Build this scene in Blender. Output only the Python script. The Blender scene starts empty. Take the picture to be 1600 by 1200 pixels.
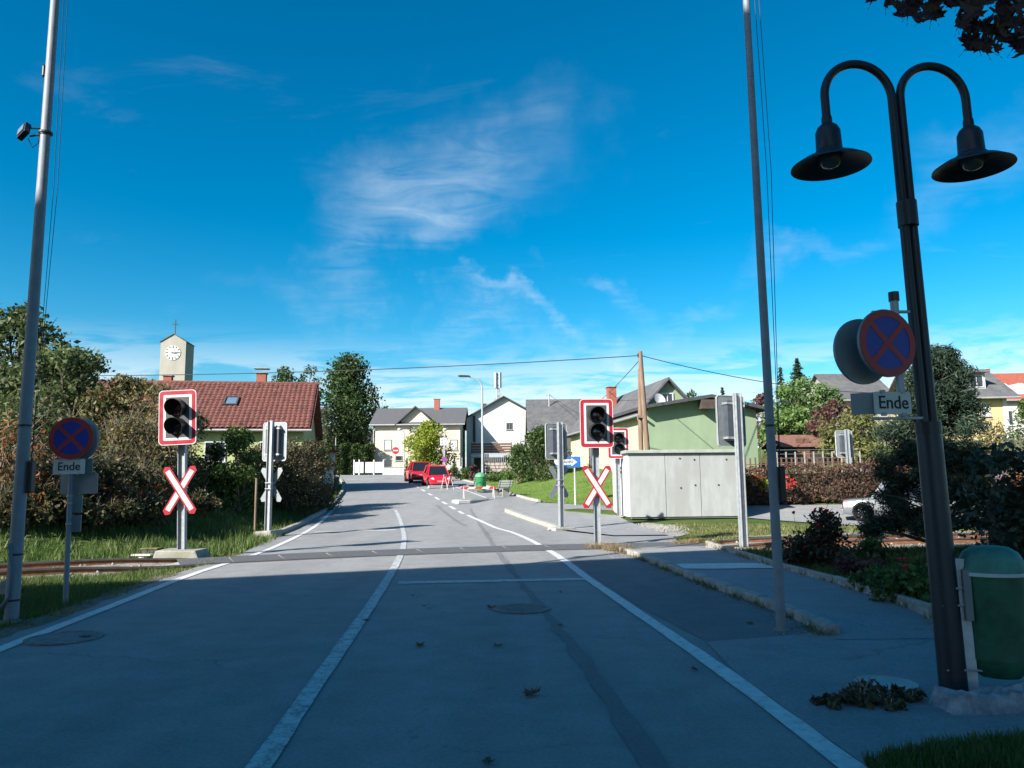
import bpy, bmesh, math, random
import numpy as np
from mathutils import Vector, Matrix, Euler

R = math.radians
random.seed(7)
rng = np.random.default_rng(11)
S = bpy.context.scene
COL = S.collection

# ------------------------------------------------------------------ camera
CAM_H, PITCH, ROLL, FPX = 1.55, R(7.3), R(-0.55), 1200.0
cam_data = bpy.data.cameras.new('camera')
cam = bpy.data.objects.new('camera', cam_data)
COL.objects.link(cam)
cam_data.sensor_width = 36.0
cam_data.lens = FPX / 1600 * 36.0
cam_data.clip_start = 0.05
cam_data.clip_end = 6000
CAM_R = Matrix.Rotation(math.pi / 2 + PITCH, 3, 'X') @ Matrix.Rotation(ROLL, 3, 'Z')
cam.rotation_euler = CAM_R.to_euler()
cam.location = (0, 0, CAM_H)
S.camera = cam

# ------------------------------------------------------------------ world, sun, exposure
SUN_AZ, SUN_EL = R(226), R(30)          # behind the viewer, to the left
S.view_settings.view_transform = 'Standard'
S.view_settings.look = 'None'
S.view_settings.exposure = 1.3
S.view_settings.gamma = 1.0
S.view_settings.use_curve_mapping = False

world = bpy.data.worlds.new('World')
S.world = world
world.use_nodes = True


def nd(nt, typ, **kw):
    n = nt.nodes.new(typ)
    for k, v in kw.items():
        if k == 'inp':
            for i, x in v.items():
                if isinstance(x, bpy.types.NodeSocket):
                    nt.links.new(x, n.inputs[i])
                else:
                    n.inputs[i].default_value = x
        else:
            setattr(n, k, v)
    return n


def mth(nt, op, a, b=None, c=None, clamp=False):
    d = {0: a}
    if b is not None:
        d[1] = b
    if c is not None:
        d[2] = c
    return nd(nt, 'ShaderNodeMath', operation=op, use_clamp=clamp, inp=d).outputs[0]


def mixc(nt, f, a, b, blend='MIX'):
    n = nd(nt, 'ShaderNodeMix', data_type='RGBA', blend_type=blend)
    for i, x in ((0, f), (6, a), (7, b)):
        if isinstance(x, bpy.types.NodeSocket):
            nt.links.new(x, n.inputs[i])
        elif i == 0:
            n.inputs[i].default_value = x
        else:
            n.inputs[i].default_value = tuple(x) + ((1,) if len(x) == 3 else ())
    return n.outputs[2]


def smoothnode(nt, x, a, b):
    return nd(nt, 'ShaderNodeMapRange', interpolation_type='SMOOTHSTEP', inp={0: x, 1: a, 2: b, 3: 0.0, 4: 1.0}).outputs[0]


def pix_dir(px, py):
    d = CAM_R @ Vector(((px - 800) / FPX, (600 - py) / FPX, -1))
    return d.normalized()


def build_world():
    nt = world.node_tree
    nt.nodes.clear()
    out = nd(nt, 'ShaderNodeOutputWorld')
    bg = nd(nt, 'ShaderNodeBackground')
    nt.links.new(bg.outputs[0], out.inputs[0])
    sky = nd(nt, 'ShaderNodeTexSky')
    sky.sky_type = 'NISHITA'
    sky.sun_disc = False
    sky.sun_elevation = SUN_EL
    sky.sun_rotation = SUN_AZ
    sky.altitude = 400
    sky.air_density = 1.0
    sky.dust_density = 1.4
    sky.ozone_density = 2.5
    hs = nd(nt, 'ShaderNodeHueSaturation', inp={0: 0.479, 1: 1.55, 2: 1.0, 3: 1.0, 4: sky.outputs[0]})
    gm = nd(nt, 'ShaderNodeGamma', inp={0: hs.outputs[0], 1: 1.18})
    tc = nd(nt, 'ShaderNodeTexCoord')
    nv = nd(nt, 'ShaderNodeVectorMath', operation='NORMALIZE', inp={0: tc.outputs['Generated']}).outputs[0]
    sp = nd(nt, 'ShaderNodeSeparateXYZ', inp={0: nv})
    zz = mth(nt, 'MAXIMUM', sp.outputs[2], 0.0)
    den = mth(nt, 'ADD', zz, 0.10)
    cx = mth(nt, 'DIVIDE', sp.outputs[0], den)
    cy = mth(nt, 'DIVIDE', sp.outputs[1], den)
    pv = nd(nt, 'ShaderNodeCombineXYZ', inp={0: cx, 1: cy, 2: 0.0}).outputs[0]
    # drifting streaks
    mp = nd(nt, 'ShaderNodeMapping', inp={0: pv, 2: (0, 0, R(-38)), 3: (1.0, 1.7, 1)})
    n1 = nd(nt, 'ShaderNodeTexNoise', inp={0: mp.outputs[0], 2: 1.3, 3: 9.0, 4: 0.62, 8: 1.1}).outputs[0]
    n2 = nd(nt, 'ShaderNodeTexNoise', inp={0: mp.outputs[0], 2: 3.2, 3: 9.0, 4: 0.58, 8: 1.6}).outputs[0]
    wob = nd(nt, 'ShaderNodeTexNoise', inp={0: nv, 2: 4.2, 3: 7.0, 4: 0.58})
    wv = nd(nt, 'ShaderNodeVectorMath', operation='MULTIPLY_ADD', inp={0: wob.outputs[1], 1: (0.40, 0.40, 0.40), 2: nv}).outputs[0]

    def puff(px, py, rx, rz, gain):
        d = pix_dir(px, py)
        off = (d.x + 0.20, d.y + 0.20, d.z + 0.20)
        s = nd(nt, 'ShaderNodeVectorMath', operation='SUBTRACT', inp={0: wv, 1: off}).outputs[0]
        m = nd(nt, 'ShaderNodeVectorMath', operation='MULTIPLY', inp={0: s, 1: (1 / rx, 1 / rx, 1 / rz)}).outputs[0]
        l = nd(nt, 'ShaderNodeVectorMath', operation='LENGTH', inp={0: m}).outputs[1]
        return mth(nt, 'MULTIPLY', smoothnode(nt, l, 1.0, 0.0), gain)

    acc = puff(690, 335, 0.17, 0.11, .62)
    for a in ((770, 240, .17, .10, .34), (700, 380, .13, .06, .4), (560, 420, .20, .05, .3), (925, 437, .07, .025, .4), (1060, 462, .12, .03, .45), (790, 512, .11, .024, .75),
              (950, 532, .08, .02, .6), (1300, 395, .13, .04, .5), (1540, 300, .12, .07, .3), (740, 555, .12, .03, .4)):
        acc = mth(nt, 'ADD', acc, puff(*a))
    tex = mth(nt, 'ADD', mth(nt, 'MULTIPLY', n2, 2.2), -0.55, clamp=True)
    wisp = mth(nt, 'MULTIPLY', acc, tex)
    # low bank of cloud above the horizon
    low = smoothnode(nt, sp.outputs[2], 0.20, 0.08)
    bank = mth(nt, 'MULTIPLY', low, smoothnode(nt, n1, 0.38, 0.56))
    bank = mth(nt, 'MULTIPLY', bank, 0.85)
    high = mth(nt, 'MULTIPLY', smoothnode(nt, n1, 0.60, 0.85), 0.10)
    cov = mth(nt, 'ADD', mth(nt, 'ADD', mth(nt, 'MULTIPLY', wisp, 0.43), bank), high, clamp=True)
    col = mixc(nt, cov, gm.outputs[0], (7.2, 8.2, 8.6))
    nt.links.new(col, bg.inputs[0])
    bg.inputs[1].default_value = 0.053


build_world()

sun_dir = Vector((math.sin(SUN_AZ) * math.cos(SUN_EL), math.cos(SUN_AZ) * math.cos(SUN_EL), math.sin(SUN_EL)))
sl = bpy.data.lights.new('sun', 'SUN')
sl.energy = 5.0
sl.angle = R(0.5)
sl.color = (1.0, 0.95, 0.87)
sun = bpy.data.objects.new('sun', sl)
sun.rotation_euler = (-sun_dir).to_track_quat('-Z', 'Y').to_euler()
sun.location = (-30, -30, 40)
COL.objects.link(sun)

# ------------------------------------------------------------------ materials
MATS = {}


def M(name, c, rough=.75, var=.12, scale=4., bump=0., bscale=None, metal=0., c2=None, stretch=(1, 1, 1), spec=.4, coat=0., c3=None):
    if name in MATS:
        return MATS[name]
    m = bpy.data.materials.new(name)
    m.use_nodes = True
    nt = m.node_tree
    nt.nodes.clear()
    out = nd(nt, 'ShaderNodeOutputMaterial')
    b = nd(nt, 'ShaderNodeBsdfPrincipled')
    nt.links.new(b.outputs[0], out.inputs[0])
    b.inputs['Roughness'].default_value = rough
    b.inputs['Metallic'].default_value = metal
    b.inputs['Specular IOR Level'].default_value = spec
    b.inputs['Coat Weight'].default_value = coat
    tc = nd(nt, 'ShaderNodeTexCoord')
    mp = nd(nt, 'ShaderNodeMapping', inp={0: tc.outputs['Object'], 3: stretch})
    n = nd(nt, 'ShaderNodeTexNoise', inp={0: mp.outputs[0], 2: scale, 3: 8.0, 4: 0.62}).outputs[0]
    f = smoothnode(nt, n, 0.3, 0.7)
    ca = tuple(x * (1 - var) for x in c)
    cb = c2 if c2 else tuple(min(1, x * (1 + var)) for x in c)
    col = mixc(nt, f, ca, cb)
    if c3:
        n3 = nd(nt, 'ShaderNodeTexNoise', inp={0: mp.outputs[0], 2: scale * .23, 3: 5.0, 4: 0.6}).outputs[0]
        col = mixc(nt, smoothnode(nt, n3, .5, .66), col, c3)
    nt.links.new(col, b.inputs['Base Color'])
    rr = nd(nt, 'ShaderNodeMapRange', inp={0: n, 1: .3, 2: .7, 3: max(0, rough - .08), 4: min(1, rough + .08)}).outputs[0]
    nt.links.new(rr, b.inputs['Roughness'])
    if bump:
        n2 = nd(nt, 'ShaderNodeTexNoise', inp={0: mp.outputs[0], 2: bscale or scale * 6, 3: 5.0, 4: 0.6}).outputs[0]
        bp = nd(nt, 'ShaderNodeBump', inp={0: bump, 1: 0.02, 'Height': n2})
        nt.links.new(bp.outputs[0], b.inputs['Normal'])
    MATS[name] = m
    return m


def leafmat(name, cols, trans=.3):
    if name in MATS:
        return MATS[name]
    m = bpy.data.materials.new(name)
    m.use_nodes = True
    nt = m.node_tree
    nt.nodes.clear()
    out = nd(nt, 'ShaderNodeOutputMaterial')
    g = nd(nt, 'ShaderNodeNewGeometry')
    cr = nd(nt, 'ShaderNodeValToRGB', inp={0: g.outputs['Random Per Island']})
    e = cr.color_ramp.elements
    while len(e) < len(cols):
        e.new(.5)
    for i, c in enumerate(cols):
        e[i].position = i / (len(cols) - 1)
        e[i].color = tuple(c) + (1,)
    tc = nd(nt, 'ShaderNodeTexCoord')
    n = nd(nt, 'ShaderNodeTexNoise', inp={0: tc.outputs['Object'], 2: 1.3, 3: 3.0}).outputs[0]
    k = nd(nt, 'ShaderNodeMapRange', inp={0: n, 1: .3, 2: .7, 3: .75, 4: 1.3}).outputs[0]
    col = nd(nt, 'ShaderNodeVectorMath', operation='SCALE', inp={0: cr.outputs[0], 'Scale': k}).outputs[0]
    d = nd(nt, 'ShaderNodeBsdfPrincipled', inp={'Base Color': col, 'Roughness': .55, 'Specular IOR Level': .25})
    t = nd(nt, 'ShaderNodeBsdfTranslucent', inp={0: col})
    mx = nd(nt, 'ShaderNodeMixShader', inp={0: trans, 1: d.outputs[0], 2: t.outputs[0]})
    nt.links.new(mx.outputs[0], out.inputs[0])
    MATS[name] = m
    return m


def asphalt(name, c, stain, rough=.85, speck=.25):
    m = bpy.data.materials.new(name)
    m.use_nodes = True
    nt = m.node_tree
    b = nt.nodes['Principled BSDF']
    b.inputs['Specular IOR Level'].default_value = .3
    tc = nd(nt, 'ShaderNodeTexCoord')
    o = tc.outputs['Object']
    fine = nd(nt, 'ShaderNodeTexNoise', inp={0: o, 2: 90., 3: 4., 4: .7}).outputs[0]
    mid = nd(nt, 'ShaderNodeTexNoise', inp={0: o, 2: 2.2, 3: 8., 4: .65}).outputs[0]
    mpl = nd(nt, 'ShaderNodeMapping', inp={0: o, 2: (0, 0, R(-4.5)), 3: (.9, .07, 1)})
    tracks = nd(nt, 'ShaderNodeTexNoise', inp={0: mpl.outputs[0], 2: 1.1, 3: 4., 4: .55}).outputs[0]
    big = nd(nt, 'ShaderNodeTexNoise', inp={0: o, 2: .35, 3: 5., 4: .6}).outputs[0]
    vor = nd(nt, 'ShaderNodeTexVoronoi', inp={0: o, 2: 55.}).outputs[0]
    k = mth(nt, 'ADD', mth(nt, 'MULTIPLY', fine, speck), mth(nt, 'MULTIPLY', mid, .6))
    k = mth(nt, 'ADD', k, mth(nt, 'MULTIPLY', tracks, .45))
    k = mth(nt, 'ADD', k, mth(nt, 'MULTIPLY', big, .35))
    k = nd(nt, 'ShaderNodeMapRange', inp={0: k, 1: .5, 2: 1.0, 3: .70, 4: 1.26}).outputs[0]
    grit = nd(nt, 'ShaderNodeTexNoise', inp={0: o, 2: 34., 3: 3., 4: .8}).outputs[0]
    k = mth(nt, 'MULTIPLY', k, nd(nt, 'ShaderNodeMapRange', inp={0: grit, 1: .3, 2: .7, 3: .80, 4: 1.20}).outputs[0])
    st = mixc(nt, smoothnode(nt, big, .55, .7), c, stain)
    chips = mixc(nt, smoothnode(nt, vor, .16, .05), st, tuple(x * 1.7 for x in c))
    col = nd(nt, 'ShaderNodeVectorMath', operation='SCALE', inp={0: chips, 'Scale': k}).outputs[0]
    wv = nd(nt, 'ShaderNodeTexNoise', inp={0: o, 2: 1.6, 3: 6., 4: .65}).outputs[1]
    wp = nd(nt, 'ShaderNodeVectorMath', operation='MULTIPLY_ADD', inp={0: wv, 1: (.9, .9, 0), 2: o}).outputs[0]
    ed = nd(nt, 'ShaderNodeTexVoronoi', feature='DISTANCE_TO_EDGE', inp={0: wp, 2: .33}).outputs[0]
    ck = mth(nt, 'MULTIPLY', smoothnode(nt, ed, .006, .001), smoothnode(nt, big, .46, .60))
    col = mixc(nt, mth(nt, 'MULTIPLY', ck, .38), col, tuple(x * .3 for x in c))
    nt.links.new(col, b.inputs['Base Color'])
    b.inputs['Roughness'].default_value = rough
    bp = nd(nt, 'ShaderNodeBump', inp={0: .5, 1: .01, 'Height': fine})
    nt.links.new(bp.outputs[0], b.inputs['Normal'])
    MATS[name] = m
    return m


def paintmat(name, c, under, wear=.5):
    """road paint worn through to the asphalt"""
    m = bpy.data.materials.new(name)
    m.use_nodes = True
    nt = m.node_tree
    b = nt.nodes['Principled BSDF']
    tc = nd(nt, 'ShaderNodeTexCoord')
    n = nd(nt, 'ShaderNodeTexNoise', inp={0: tc.outputs['Object'], 2: 9., 3: 9., 4: .75}).outputs[0]
    n2 = nd(nt, 'ShaderNodeTexNoise', inp={0: tc.outputs['Object'], 2: 45., 3: 4., 4: .7}).outputs[0]
    f = smoothnode(nt, mth(nt, 'ADD', mth(nt, 'MULTIPLY', n, .6), mth(nt, 'MULTIPLY', n2, .4)), wear + .10, wear + .02)
    cc = mixc(nt, smoothnode(nt, n, .35, .6), c, tuple(x * .82 for x in c))
    nt.links.new(mixc(nt, f, under, cc), b.inputs['Base Color'])
    b.inputs['Roughness'].default_value = .7
    MATS[name] = m
    return m


def grassmat(name, a, bcol, dry):
    m = bpy.data.materials.new(name)
    m.use_nodes = True
    nt = m.node_tree
    b = nt.nodes['Principled BSDF']
    tc = nd(nt, 'ShaderNodeTexCoord')
    o = tc.outputs['Object']
    n1 = nd(nt, 'ShaderNodeTexNoise', inp={0: o, 2: 1.1, 3: 8., 4: .65}).outputs[0]
    n2 = nd(nt, 'ShaderNodeTexNoise', inp={0: o, 2: 14., 3: 6., 4: .7}).outputs[0]
    n3 = nd(nt, 'ShaderNodeTexNoise', inp={0: o, 2: .22, 3: 5., 4: .6}).outputs[0]
    col = mixc(nt, smoothnode(nt, n1, .35, .65), a, bcol)
    col = mixc(nt, mth(nt, 'MULTIPLY', smoothnode(nt, n2, .45, .75), .5), col, dry)
    col = mixc(nt, mth(nt, 'MULTIPLY', smoothnode(nt, n3, .5, .7), .35), col, dry)
    nt.links.new(col, b.inputs['Base Color'])
    b.inputs['Roughness'].default_value = .9
    b.inputs['Specular IOR Level'].default_value = .1
    bp = nd(nt, 'ShaderNodeBump', inp={0: .9, 1: .08, 'Height': n2})
    nt.links.new(bp.outputs[0], b.inputs['Normal'])
    MATS[name] = m
    return m


galv = M('galvanised steel', (.30, .32, .34), .5, .12, 9, metal=.35, bump=.05)
alu_pole = M('weathered pole metal', (.19, .21, .24), .6, .12, 7, metal=.1)
dark_metal = M('dark lamp paint', (.018, .02, .026), .45, .2, 6)
black_pl = M('black plastic', (.012, .012, .014), .4, .2, 8)
rubber = M('tyre rubber', (.008, .008, .009), .9, .2, 15, spec=.1)
red_p = M('red sign paint', (.30, .014, .028), .4, .08, 6)
dark_red = M('faded red sign film', (.30, .025, .03), .5, .12, 6)
white_p = M('white sign paint', (.46, .47, .47), .45, .06, 6)
blue_p = M('blue sign film', (.012, .03, .26), .45, .12, 6)
sign_back = M('grey sign back', (.22, .24, .25), .55, .1, 6, metal=.3)
ink = M('black lettering', (.012, .013, .016), .6, .1, 6)
concrete = M('weathered concrete', (.26, .25, .22), .9, .25, 5, bump=.5, c3=(.2, .2, .15))
hut_conc = M('pale hut concrete', (.27, .285, .28), .85, .10, 2.2, bump=.2, bscale=30, stretch=(1.6, 1.6, .5), c3=(.235, .245, .235))
kerb_m = M('kerb granite', (.30, .285, .26), .85, .25, 9, bump=.4, c3=(.22, .21, .16))
pale_kerb = M('pale kerb stone', (.30, .29, .26), .85, .18, 6, bump=.4)
glass_d = M('dark window glass', (.025, .03, .04), .08, .1, 2, spec=.8)
glass_l = M('curtained window glass', (.42, .44, .45), .15, .1, 2, spec=.8)
wood_b = M('brown stained wood', (.11, .055, .035), .7, .3, 3, stretch=(1, 1, 6), bump=.2)
wood_p = M('weathered pole wood', (.17, .115, .08), .8, .3, 3, stretch=(6, 6, .4), bump=.3)
bark = M('tree bark', (.10, .08, .06), .9, .35, 5, stretch=(3, 3, .6), bump=.6)
twig_m = M('pale twigs', (.20, .16, .12), .9, .3, 5)
soil = M('garden soil', (.06, .045, .033), .95, .35, 6, bump=.8, c3=(.05, .07, .025))
rail_rust = M('rusty rail steel', (.16, .07, .035), .75, .3, 10, bump=.3)
rail_top = M('worn rail head', (.13, .11, .10), .4, .2, 8, metal=.6)
ballast_m = M('track ballast', (.24, .22, .19), .95, .5, 14, bump=1., bscale=25, c3=(.12, .11, .05))
gravel_m = M('pale gravel', (.26, .25, .225), .95, .4, 22, bump=1., bscale=30)
road_m = asphalt('road asphalt', (.205, .208, .208), (.185, .19, .195))
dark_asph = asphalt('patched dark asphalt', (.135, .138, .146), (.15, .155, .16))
pave_m = asphalt('rough pavement asphalt', (.185, .19, .195), (.16, .165, .17), speck=.5)
seam_m = asphalt('tar seam', (.145, .148, .152), (.13, .132, .14))
panel_m = M('crossing rubber panel', (.085, .088, .092), .8, .2, 14, bump=.4)
line_m = paintmat('white road paint', (.58, .59, .58), (.2, .2, .21), .52)
worn_m = paintmat('worn road paint', (.46, .48, .48), (.2, .2, .21), .47)
g_verge = grassmat('verge grass', (.045, .085, .018), (.075, .12, .028), (.14, .13, .05))
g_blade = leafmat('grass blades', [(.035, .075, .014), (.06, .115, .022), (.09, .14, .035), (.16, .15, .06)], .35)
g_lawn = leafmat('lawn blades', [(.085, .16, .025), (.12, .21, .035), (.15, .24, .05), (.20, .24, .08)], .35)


# ------------------------------------------------------------------ pixel helpers (pixels of the 1600 x 1200 photograph)
def W(px, py, Y):
    d = CAM_R @ Vector(((px - 800) / FPX, (600 - py) / FPX, -1))
    t = Y / d.y
    return Vector((d.x * t, Y, CAM_H + d.z * t))


def hr(Y):
    if Y < 24:
        return 0.
    if Y < 30:
        return .05 * (Y - 24) ** 2 / 12
    if Y < 75:
        return .15 + .05 * (Y - 30)
    return 2.4 + .012 * min(Y - 75, 120)


def G(px, py, off=0., hf=None):
    hf = hf or (lambda x, y: hr(y))
    a, prev = 2., None
    Y = 2.
    while Y < 160:
        p = W(px, py, Y)
        if p.z <= hf(p.x, Y) + off:
            break
        a = Y
        Y += .4
    b = Y
    for _ in range(24):
        m = (a + b) / 2
        p = W(px, py, m)
        if p.z <= hf(p.x, m) + off:
            b = m
        else:
            a = m
    return W(px, py, (a + b) / 2)


def poly_px(pts, off=0.):
    return [G(x, y, off) for x, y in pts]


def sm(t):
    t = max(0., min(1., t))
    return t * t * (3 - 2 * t)


def interp_fn(pts):
    pts = sorted((p.y, p.x) for p in pts)
    ys = np.array([p[0] for p in pts])
    xs = np.array([p[1] for p in pts])
    return lambda y: float(np.interp(y, ys, xs))


LE = poly_px([(0, 1015), (150, 957), (300, 898), (400, 866), (440, 850), (475, 833), (505, 812), (522, 794), (537, 776)])
LK = poly_px([(436, 836), (482, 816), (508, 801), (527, 785), (538, 768), (539, 757), (533, 749)])
le_dir = (LE[1] - LE[0]).normalized()
LE0 = [LE[0] - le_dir * 12] + LE
RK = poly_px([(968, 862), (1000, 872), (1060, 897), (1130, 925), (1215, 955), (1265, 978), (1292, 993)])
RE = [G(x, y, .1) for x, y in [(1105, 851), (1160, 868), (1210, 884), (1300, 908), (1400, 940), (1455, 957), (1500, 985)]]
LAWN = poly_px([(704, 746), (728, 752), (753, 759), (772, 764), (795, 772), (821, 780), (840, 784)])
x_lk = interp_fn(LK + [Vector((LK[0].x - .1, 18.5, 0)), LK[-1] + Vector((-6, 6, 0)), LK[-1] + Vector((-30, 12, 0))])
x_re = interp_fn(RE + [Vector((RE[-1].x + .6, 4, 0))])
x_lawn = interp_fn(LAWN + [Vector((LAWN[-1].x + 2.2, LAWN[-1].y - 4, 0)), LAWN[0] + Vector((0, 12, 0))])
TRACK = [(-40, -6), (-28, 2.5), (-17, 9.8), (-9.5, 14.4), (-6.0, 16.3), (-2.5, 17.75), (1.1, 18.65), (6.3, 19.3), (11, 19.9), (20, 21.1), (45, 24.3)]


def catmull(pts, n):
    P = [Vector((*p, 0)) if len(p) == 2 else Vector(p) for p in pts]
    out = []
    for i in range(len(P) - 1):
        p0, p1, p2, p3 = P[max(i - 1, 0)], P[i], P[i + 1], P[min(i + 2, len(P) - 1)]
        for k in range(n):
            t = k / n
            out.append(.5 * ((2 * p1) + (p2 - p0) * t + (2 * p0 - 5 * p1 + 4 * p2 - p3) * t * t + (3 * p1 - p0 - 3 * p2 + p3) * t ** 3))
    out.append(P[-1])
    return out


TR = catmull(TRACK, 8)
_tx = np.array([p.x for p in TR])
_ty = np.array([p.y for p in TR])


def y_tr(x):
    return float(np.interp(x, _tx, _ty))


def h(x, y):
    """height of the terrain"""
    z = hr(y)
    if y > 15 and x < 0:
        dl = x_lk(y) - .15 - x
        if dl > 0:
            amp = 1.9 - .8 * sm((y - 27) / 22)
            z += amp * sm(dl / 6.0) * sm((y - y_tr(x) - 1.6) / 6.5)
    if x > 0 and y > 26:
        dr = x - x_lawn(y) if y < 60 else x - 1
        if dr > 0:
            z += 1.15 * sm(dr / 8.) * sm((y - 29) / 13)
    if x > 12 and y > 36:
        z += 1.2 * sm((x - 12) / 14) * sm((y - 36) / 20)
    if x > 1.5 and y < 17.4:
        de = x - x_re(max(y, 5))
        if de > 0:
            z += .12 * sm(de / .2) * sm((17.4 - y) / 1.5)
    return z


# ------------------------------------------------------------------ mesh builder
def rotm(rx=0, ry=0, rz=0):
    return Euler((rx, ry, rz)).to_matrix()


class MB:
    def __init__(s):
        s.v, s.f, s.mi, s.cur = [], [], [], 0

    def add(s, vs, fs):
        o = len(s.v)
        s.v += [tuple(v) for v in vs]
        for f in fs:
            s.f.append(tuple(i + o for i in f))
            s.mi.append(s.cur)
        return s

    def box(s, c, d, rot=None):
        c = Vector(c)
        vs = []
        for k in range(8):
            p = Vector((d[0] / 2 * (1 if k & 1 else -1), d[1] / 2 * (1 if k & 2 else -1), d[2] / 2 * (1 if k & 4 else -1)))
            vs.append(c + (rot @ p if rot else p))
        return s.add(vs, [(0, 2, 3, 1), (4, 5, 7, 6), (0, 1, 5, 4), (2, 6, 7, 3), (0, 4, 6, 2), (1, 3, 7, 5)])

    def bar(s, p0, p1, w, t, up=(0, 0, 1)):
        p0, p1 = Vector(p0), Vector(p1)
        d = p1 - p0
        z = d.normalized()
        x = z.cross(Vector(up))
        if x.length < 1e-4:
            x = z.cross(Vector((1, 0, 0)))
        x.normalize()
        y = z.cross(x)
        rot = Matrix((x, y, z)).transposed()
        return s.box((p0 + p1) / 2, (w, t, d.length), rot)

    def tube(s, pts, r, n=8, cap=True):
        pts = [Vector(p) for p in pts]
        rs = r if isinstance(r, (list, tuple)) else [r] * len(pts)
        rings, x = [], None
        for i, p in enumerate(pts):
            t = (pts[min(i + 1, len(pts) - 1)] - pts[max(i - 1, 0)])
            t = t.normalized() if t.length > 1e-9 else Vector((0, 0, 1))
            if x is None:
                x = t.cross(Vector((0, 0, 1)))
                if x.length < 1e-3:
                    x = t.cross(Vector((1, 0, 0)))
            x = (x - t * x.dot(t)).normalized()
            y = t.cross(x)
            rings.append([p + (x * math.cos(2 * math.pi * k / n) + y * math.sin(2 * math.pi * k / n)) * rs[i] for k in range(n)])
        vs = [v for g in rings for v in g]
        fs = [(i * n + k, i * n + (k + 1) % n, (i + 1) * n + (k + 1) % n, (i + 1) * n + k) for i in range(len(pts) - 1) for k in range(n)]
        if cap:
            fs += [tuple(range(n - 1, -1, -1)), tuple((len(pts) - 1) * n + k for k in range(n))]
        return s.add(vs, fs)

    def cyl(s, p0, p1, r0, r1=None, n=12):
        return s.tube([p0, p1], [r0, r0 if r1 is None else r1], n)

    def lathe(s, prof, n=24, o=(0, 0, 0), rot=None, close=False):
        o = Vector(o)
        vs, fs = [], []
        for r, z in prof:
            for k in range(n):
                a = 2 * math.pi * k / n
                p = Vector((r * math.cos(a), r * math.sin(a), z))
                vs.append(o + (rot @ p if rot else p))
        m = len(prof)
        for i in range(m if close else m - 1):
            j = (i + 1) % m
            fs += [(i * n + k, i * n + (k + 1) % n, j * n + (k + 1) % n, j * n + k) for k in range(n)]
        return s.add(vs, fs)

    def prism(s, poly, a0, a1, plane='xz'):
        n = len(poly)
        f = {'xz': lambda u, v, a: (u, a, v), 'xy': lambda u, v, a: (u, v, a), 'yz': lambda u, v, a: (a, u, v)}[plane]
        vs = [f(u, v, a0) for u, v in poly] + [f(u, v, a1) for u, v in poly]
        fs = [tuple(range(n)), tuple(range(2 * n - 1, n - 1, -1))] + [(i, (i + 1) % n, (i + 1) % n + n, i + n) for i in range(n)]
        return s.add(vs, fs)

    def ring(s, outer, inner, a0, a1):
        """flat frame in the xz plane between two outlines with the same number of points"""
        n = len(outer)
        vs = [(u, a, v) for a in (a0, a1) for L in (outer, inner) for u, v in L]
        fs = []
        for i in range(n):
            j = (i + 1) % n
            fs += [(i, j, n + j, n + i), (2 * n + i, 3 * n + i, 3 * n + j, 2 * n + j), (i, 2 * n + i, 2 * n + j, j), (n + i, n + j, 3 * n + j, 3 * n + i)]
        return s.add(vs, fs)

    def mesh(s, name, mats, smooth=None):
        me = bpy.data.meshes.new(name)
        me.from_pydata(s.v, [], s.f)
        for m in (mats if isinstance(mats, (list, tuple)) else [mats]):
            me.materials.append(m)
        if len(me.materials) > 1:
            me.polygons.foreach_set('material_index', s.mi)
        bm = bmesh.new()
        bm.from_mesh(me)
        bmesh.ops.recalc_face_normals(bm, faces=bm.faces)
        bm.to_mesh(me)
        bm.free()
        if smooth:
            me.polygons.foreach_set('use_smooth', [True] * len(me.polygons))
            me.set_sharp_from_angle(angle=R(smooth))
        me.update()
        return me

    def build(s, name, mats, parent=None, smooth=None, bevel=0., loc=None, rot=None):
        return link(name, s.mesh(name, mats, smooth), parent, loc, rot, bevel)


def link(name, me, parent=None, loc=None, rot=None, bevel=0.):
    o = bpy.data.objects.new(name, me)
    COL.objects.link(o)
    o.parent = parent
    if loc is not None:
        o.location = loc
    if rot is not None:
        o.rotation_euler = rot
    if bevel:
        b = o.modifiers.new('bevel', 'BEVEL')
        b.width = bevel
        b.segments = 2
        b.limit_method = 'ANGLE'
    return o


def tag(o, label=None, cat=None, group=None, kind=None):
    for k, v in (('label', label), ('category', cat), ('group', group), ('kind', kind)):
        if v:
            o[k] = v
    return o


def thing(name, label, cat, loc, rz=0., group=None, rot=None):
    o = bpy.data.objects.new(name, None)
    COL.objects.link(o)
    o.empty_display_size = .2
    o.location = loc
    o.rotation_euler = rot if rot else (0, 0, rz)
    return tag(o, label, cat, group)


def text(s, size, parent, loc, mat, rz=0., name='lettering', sx=1., bold=0.):
    cu = bpy.data.curves.new('t', 'FONT')
    cu.body = s
    cu.size = size
    cu.align_x = 'CENTER'
    cu.align_y = 'CENTER'
    cu.extrude = .0015
    cu.offset = bold
    t = bpy.data.objects.new('t', cu)
    COL.objects.link(t)
    me = bpy.data.meshes.new_from_object(t.evaluated_get(bpy.context.evaluated_depsgraph_get()))
    bpy.data.objects.remove(t)
    me.materials.clear()
    me.materials.append(mat)
    o = link(name, me, parent, loc, (math.pi / 2, 0, rz))
    o.scale = (sx, 1, 1)
    return o


def rrect(w, hh, r, n=5, cx=0., cz=0.):
    pts = []
    for sx, sz, a0 in ((1, 1, 0), (-1, 1, 90), (-1, -1, 180), (1, -1, 270)):
        for k in range(n + 1):
            a = R(a0 + 90 * k / n)
            pts.append((cx + sx * (w / 2 - r) + r * math.cos(a), cz + sz * (hh / 2 - r) + r * math.sin(a)))
    return pts


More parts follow.
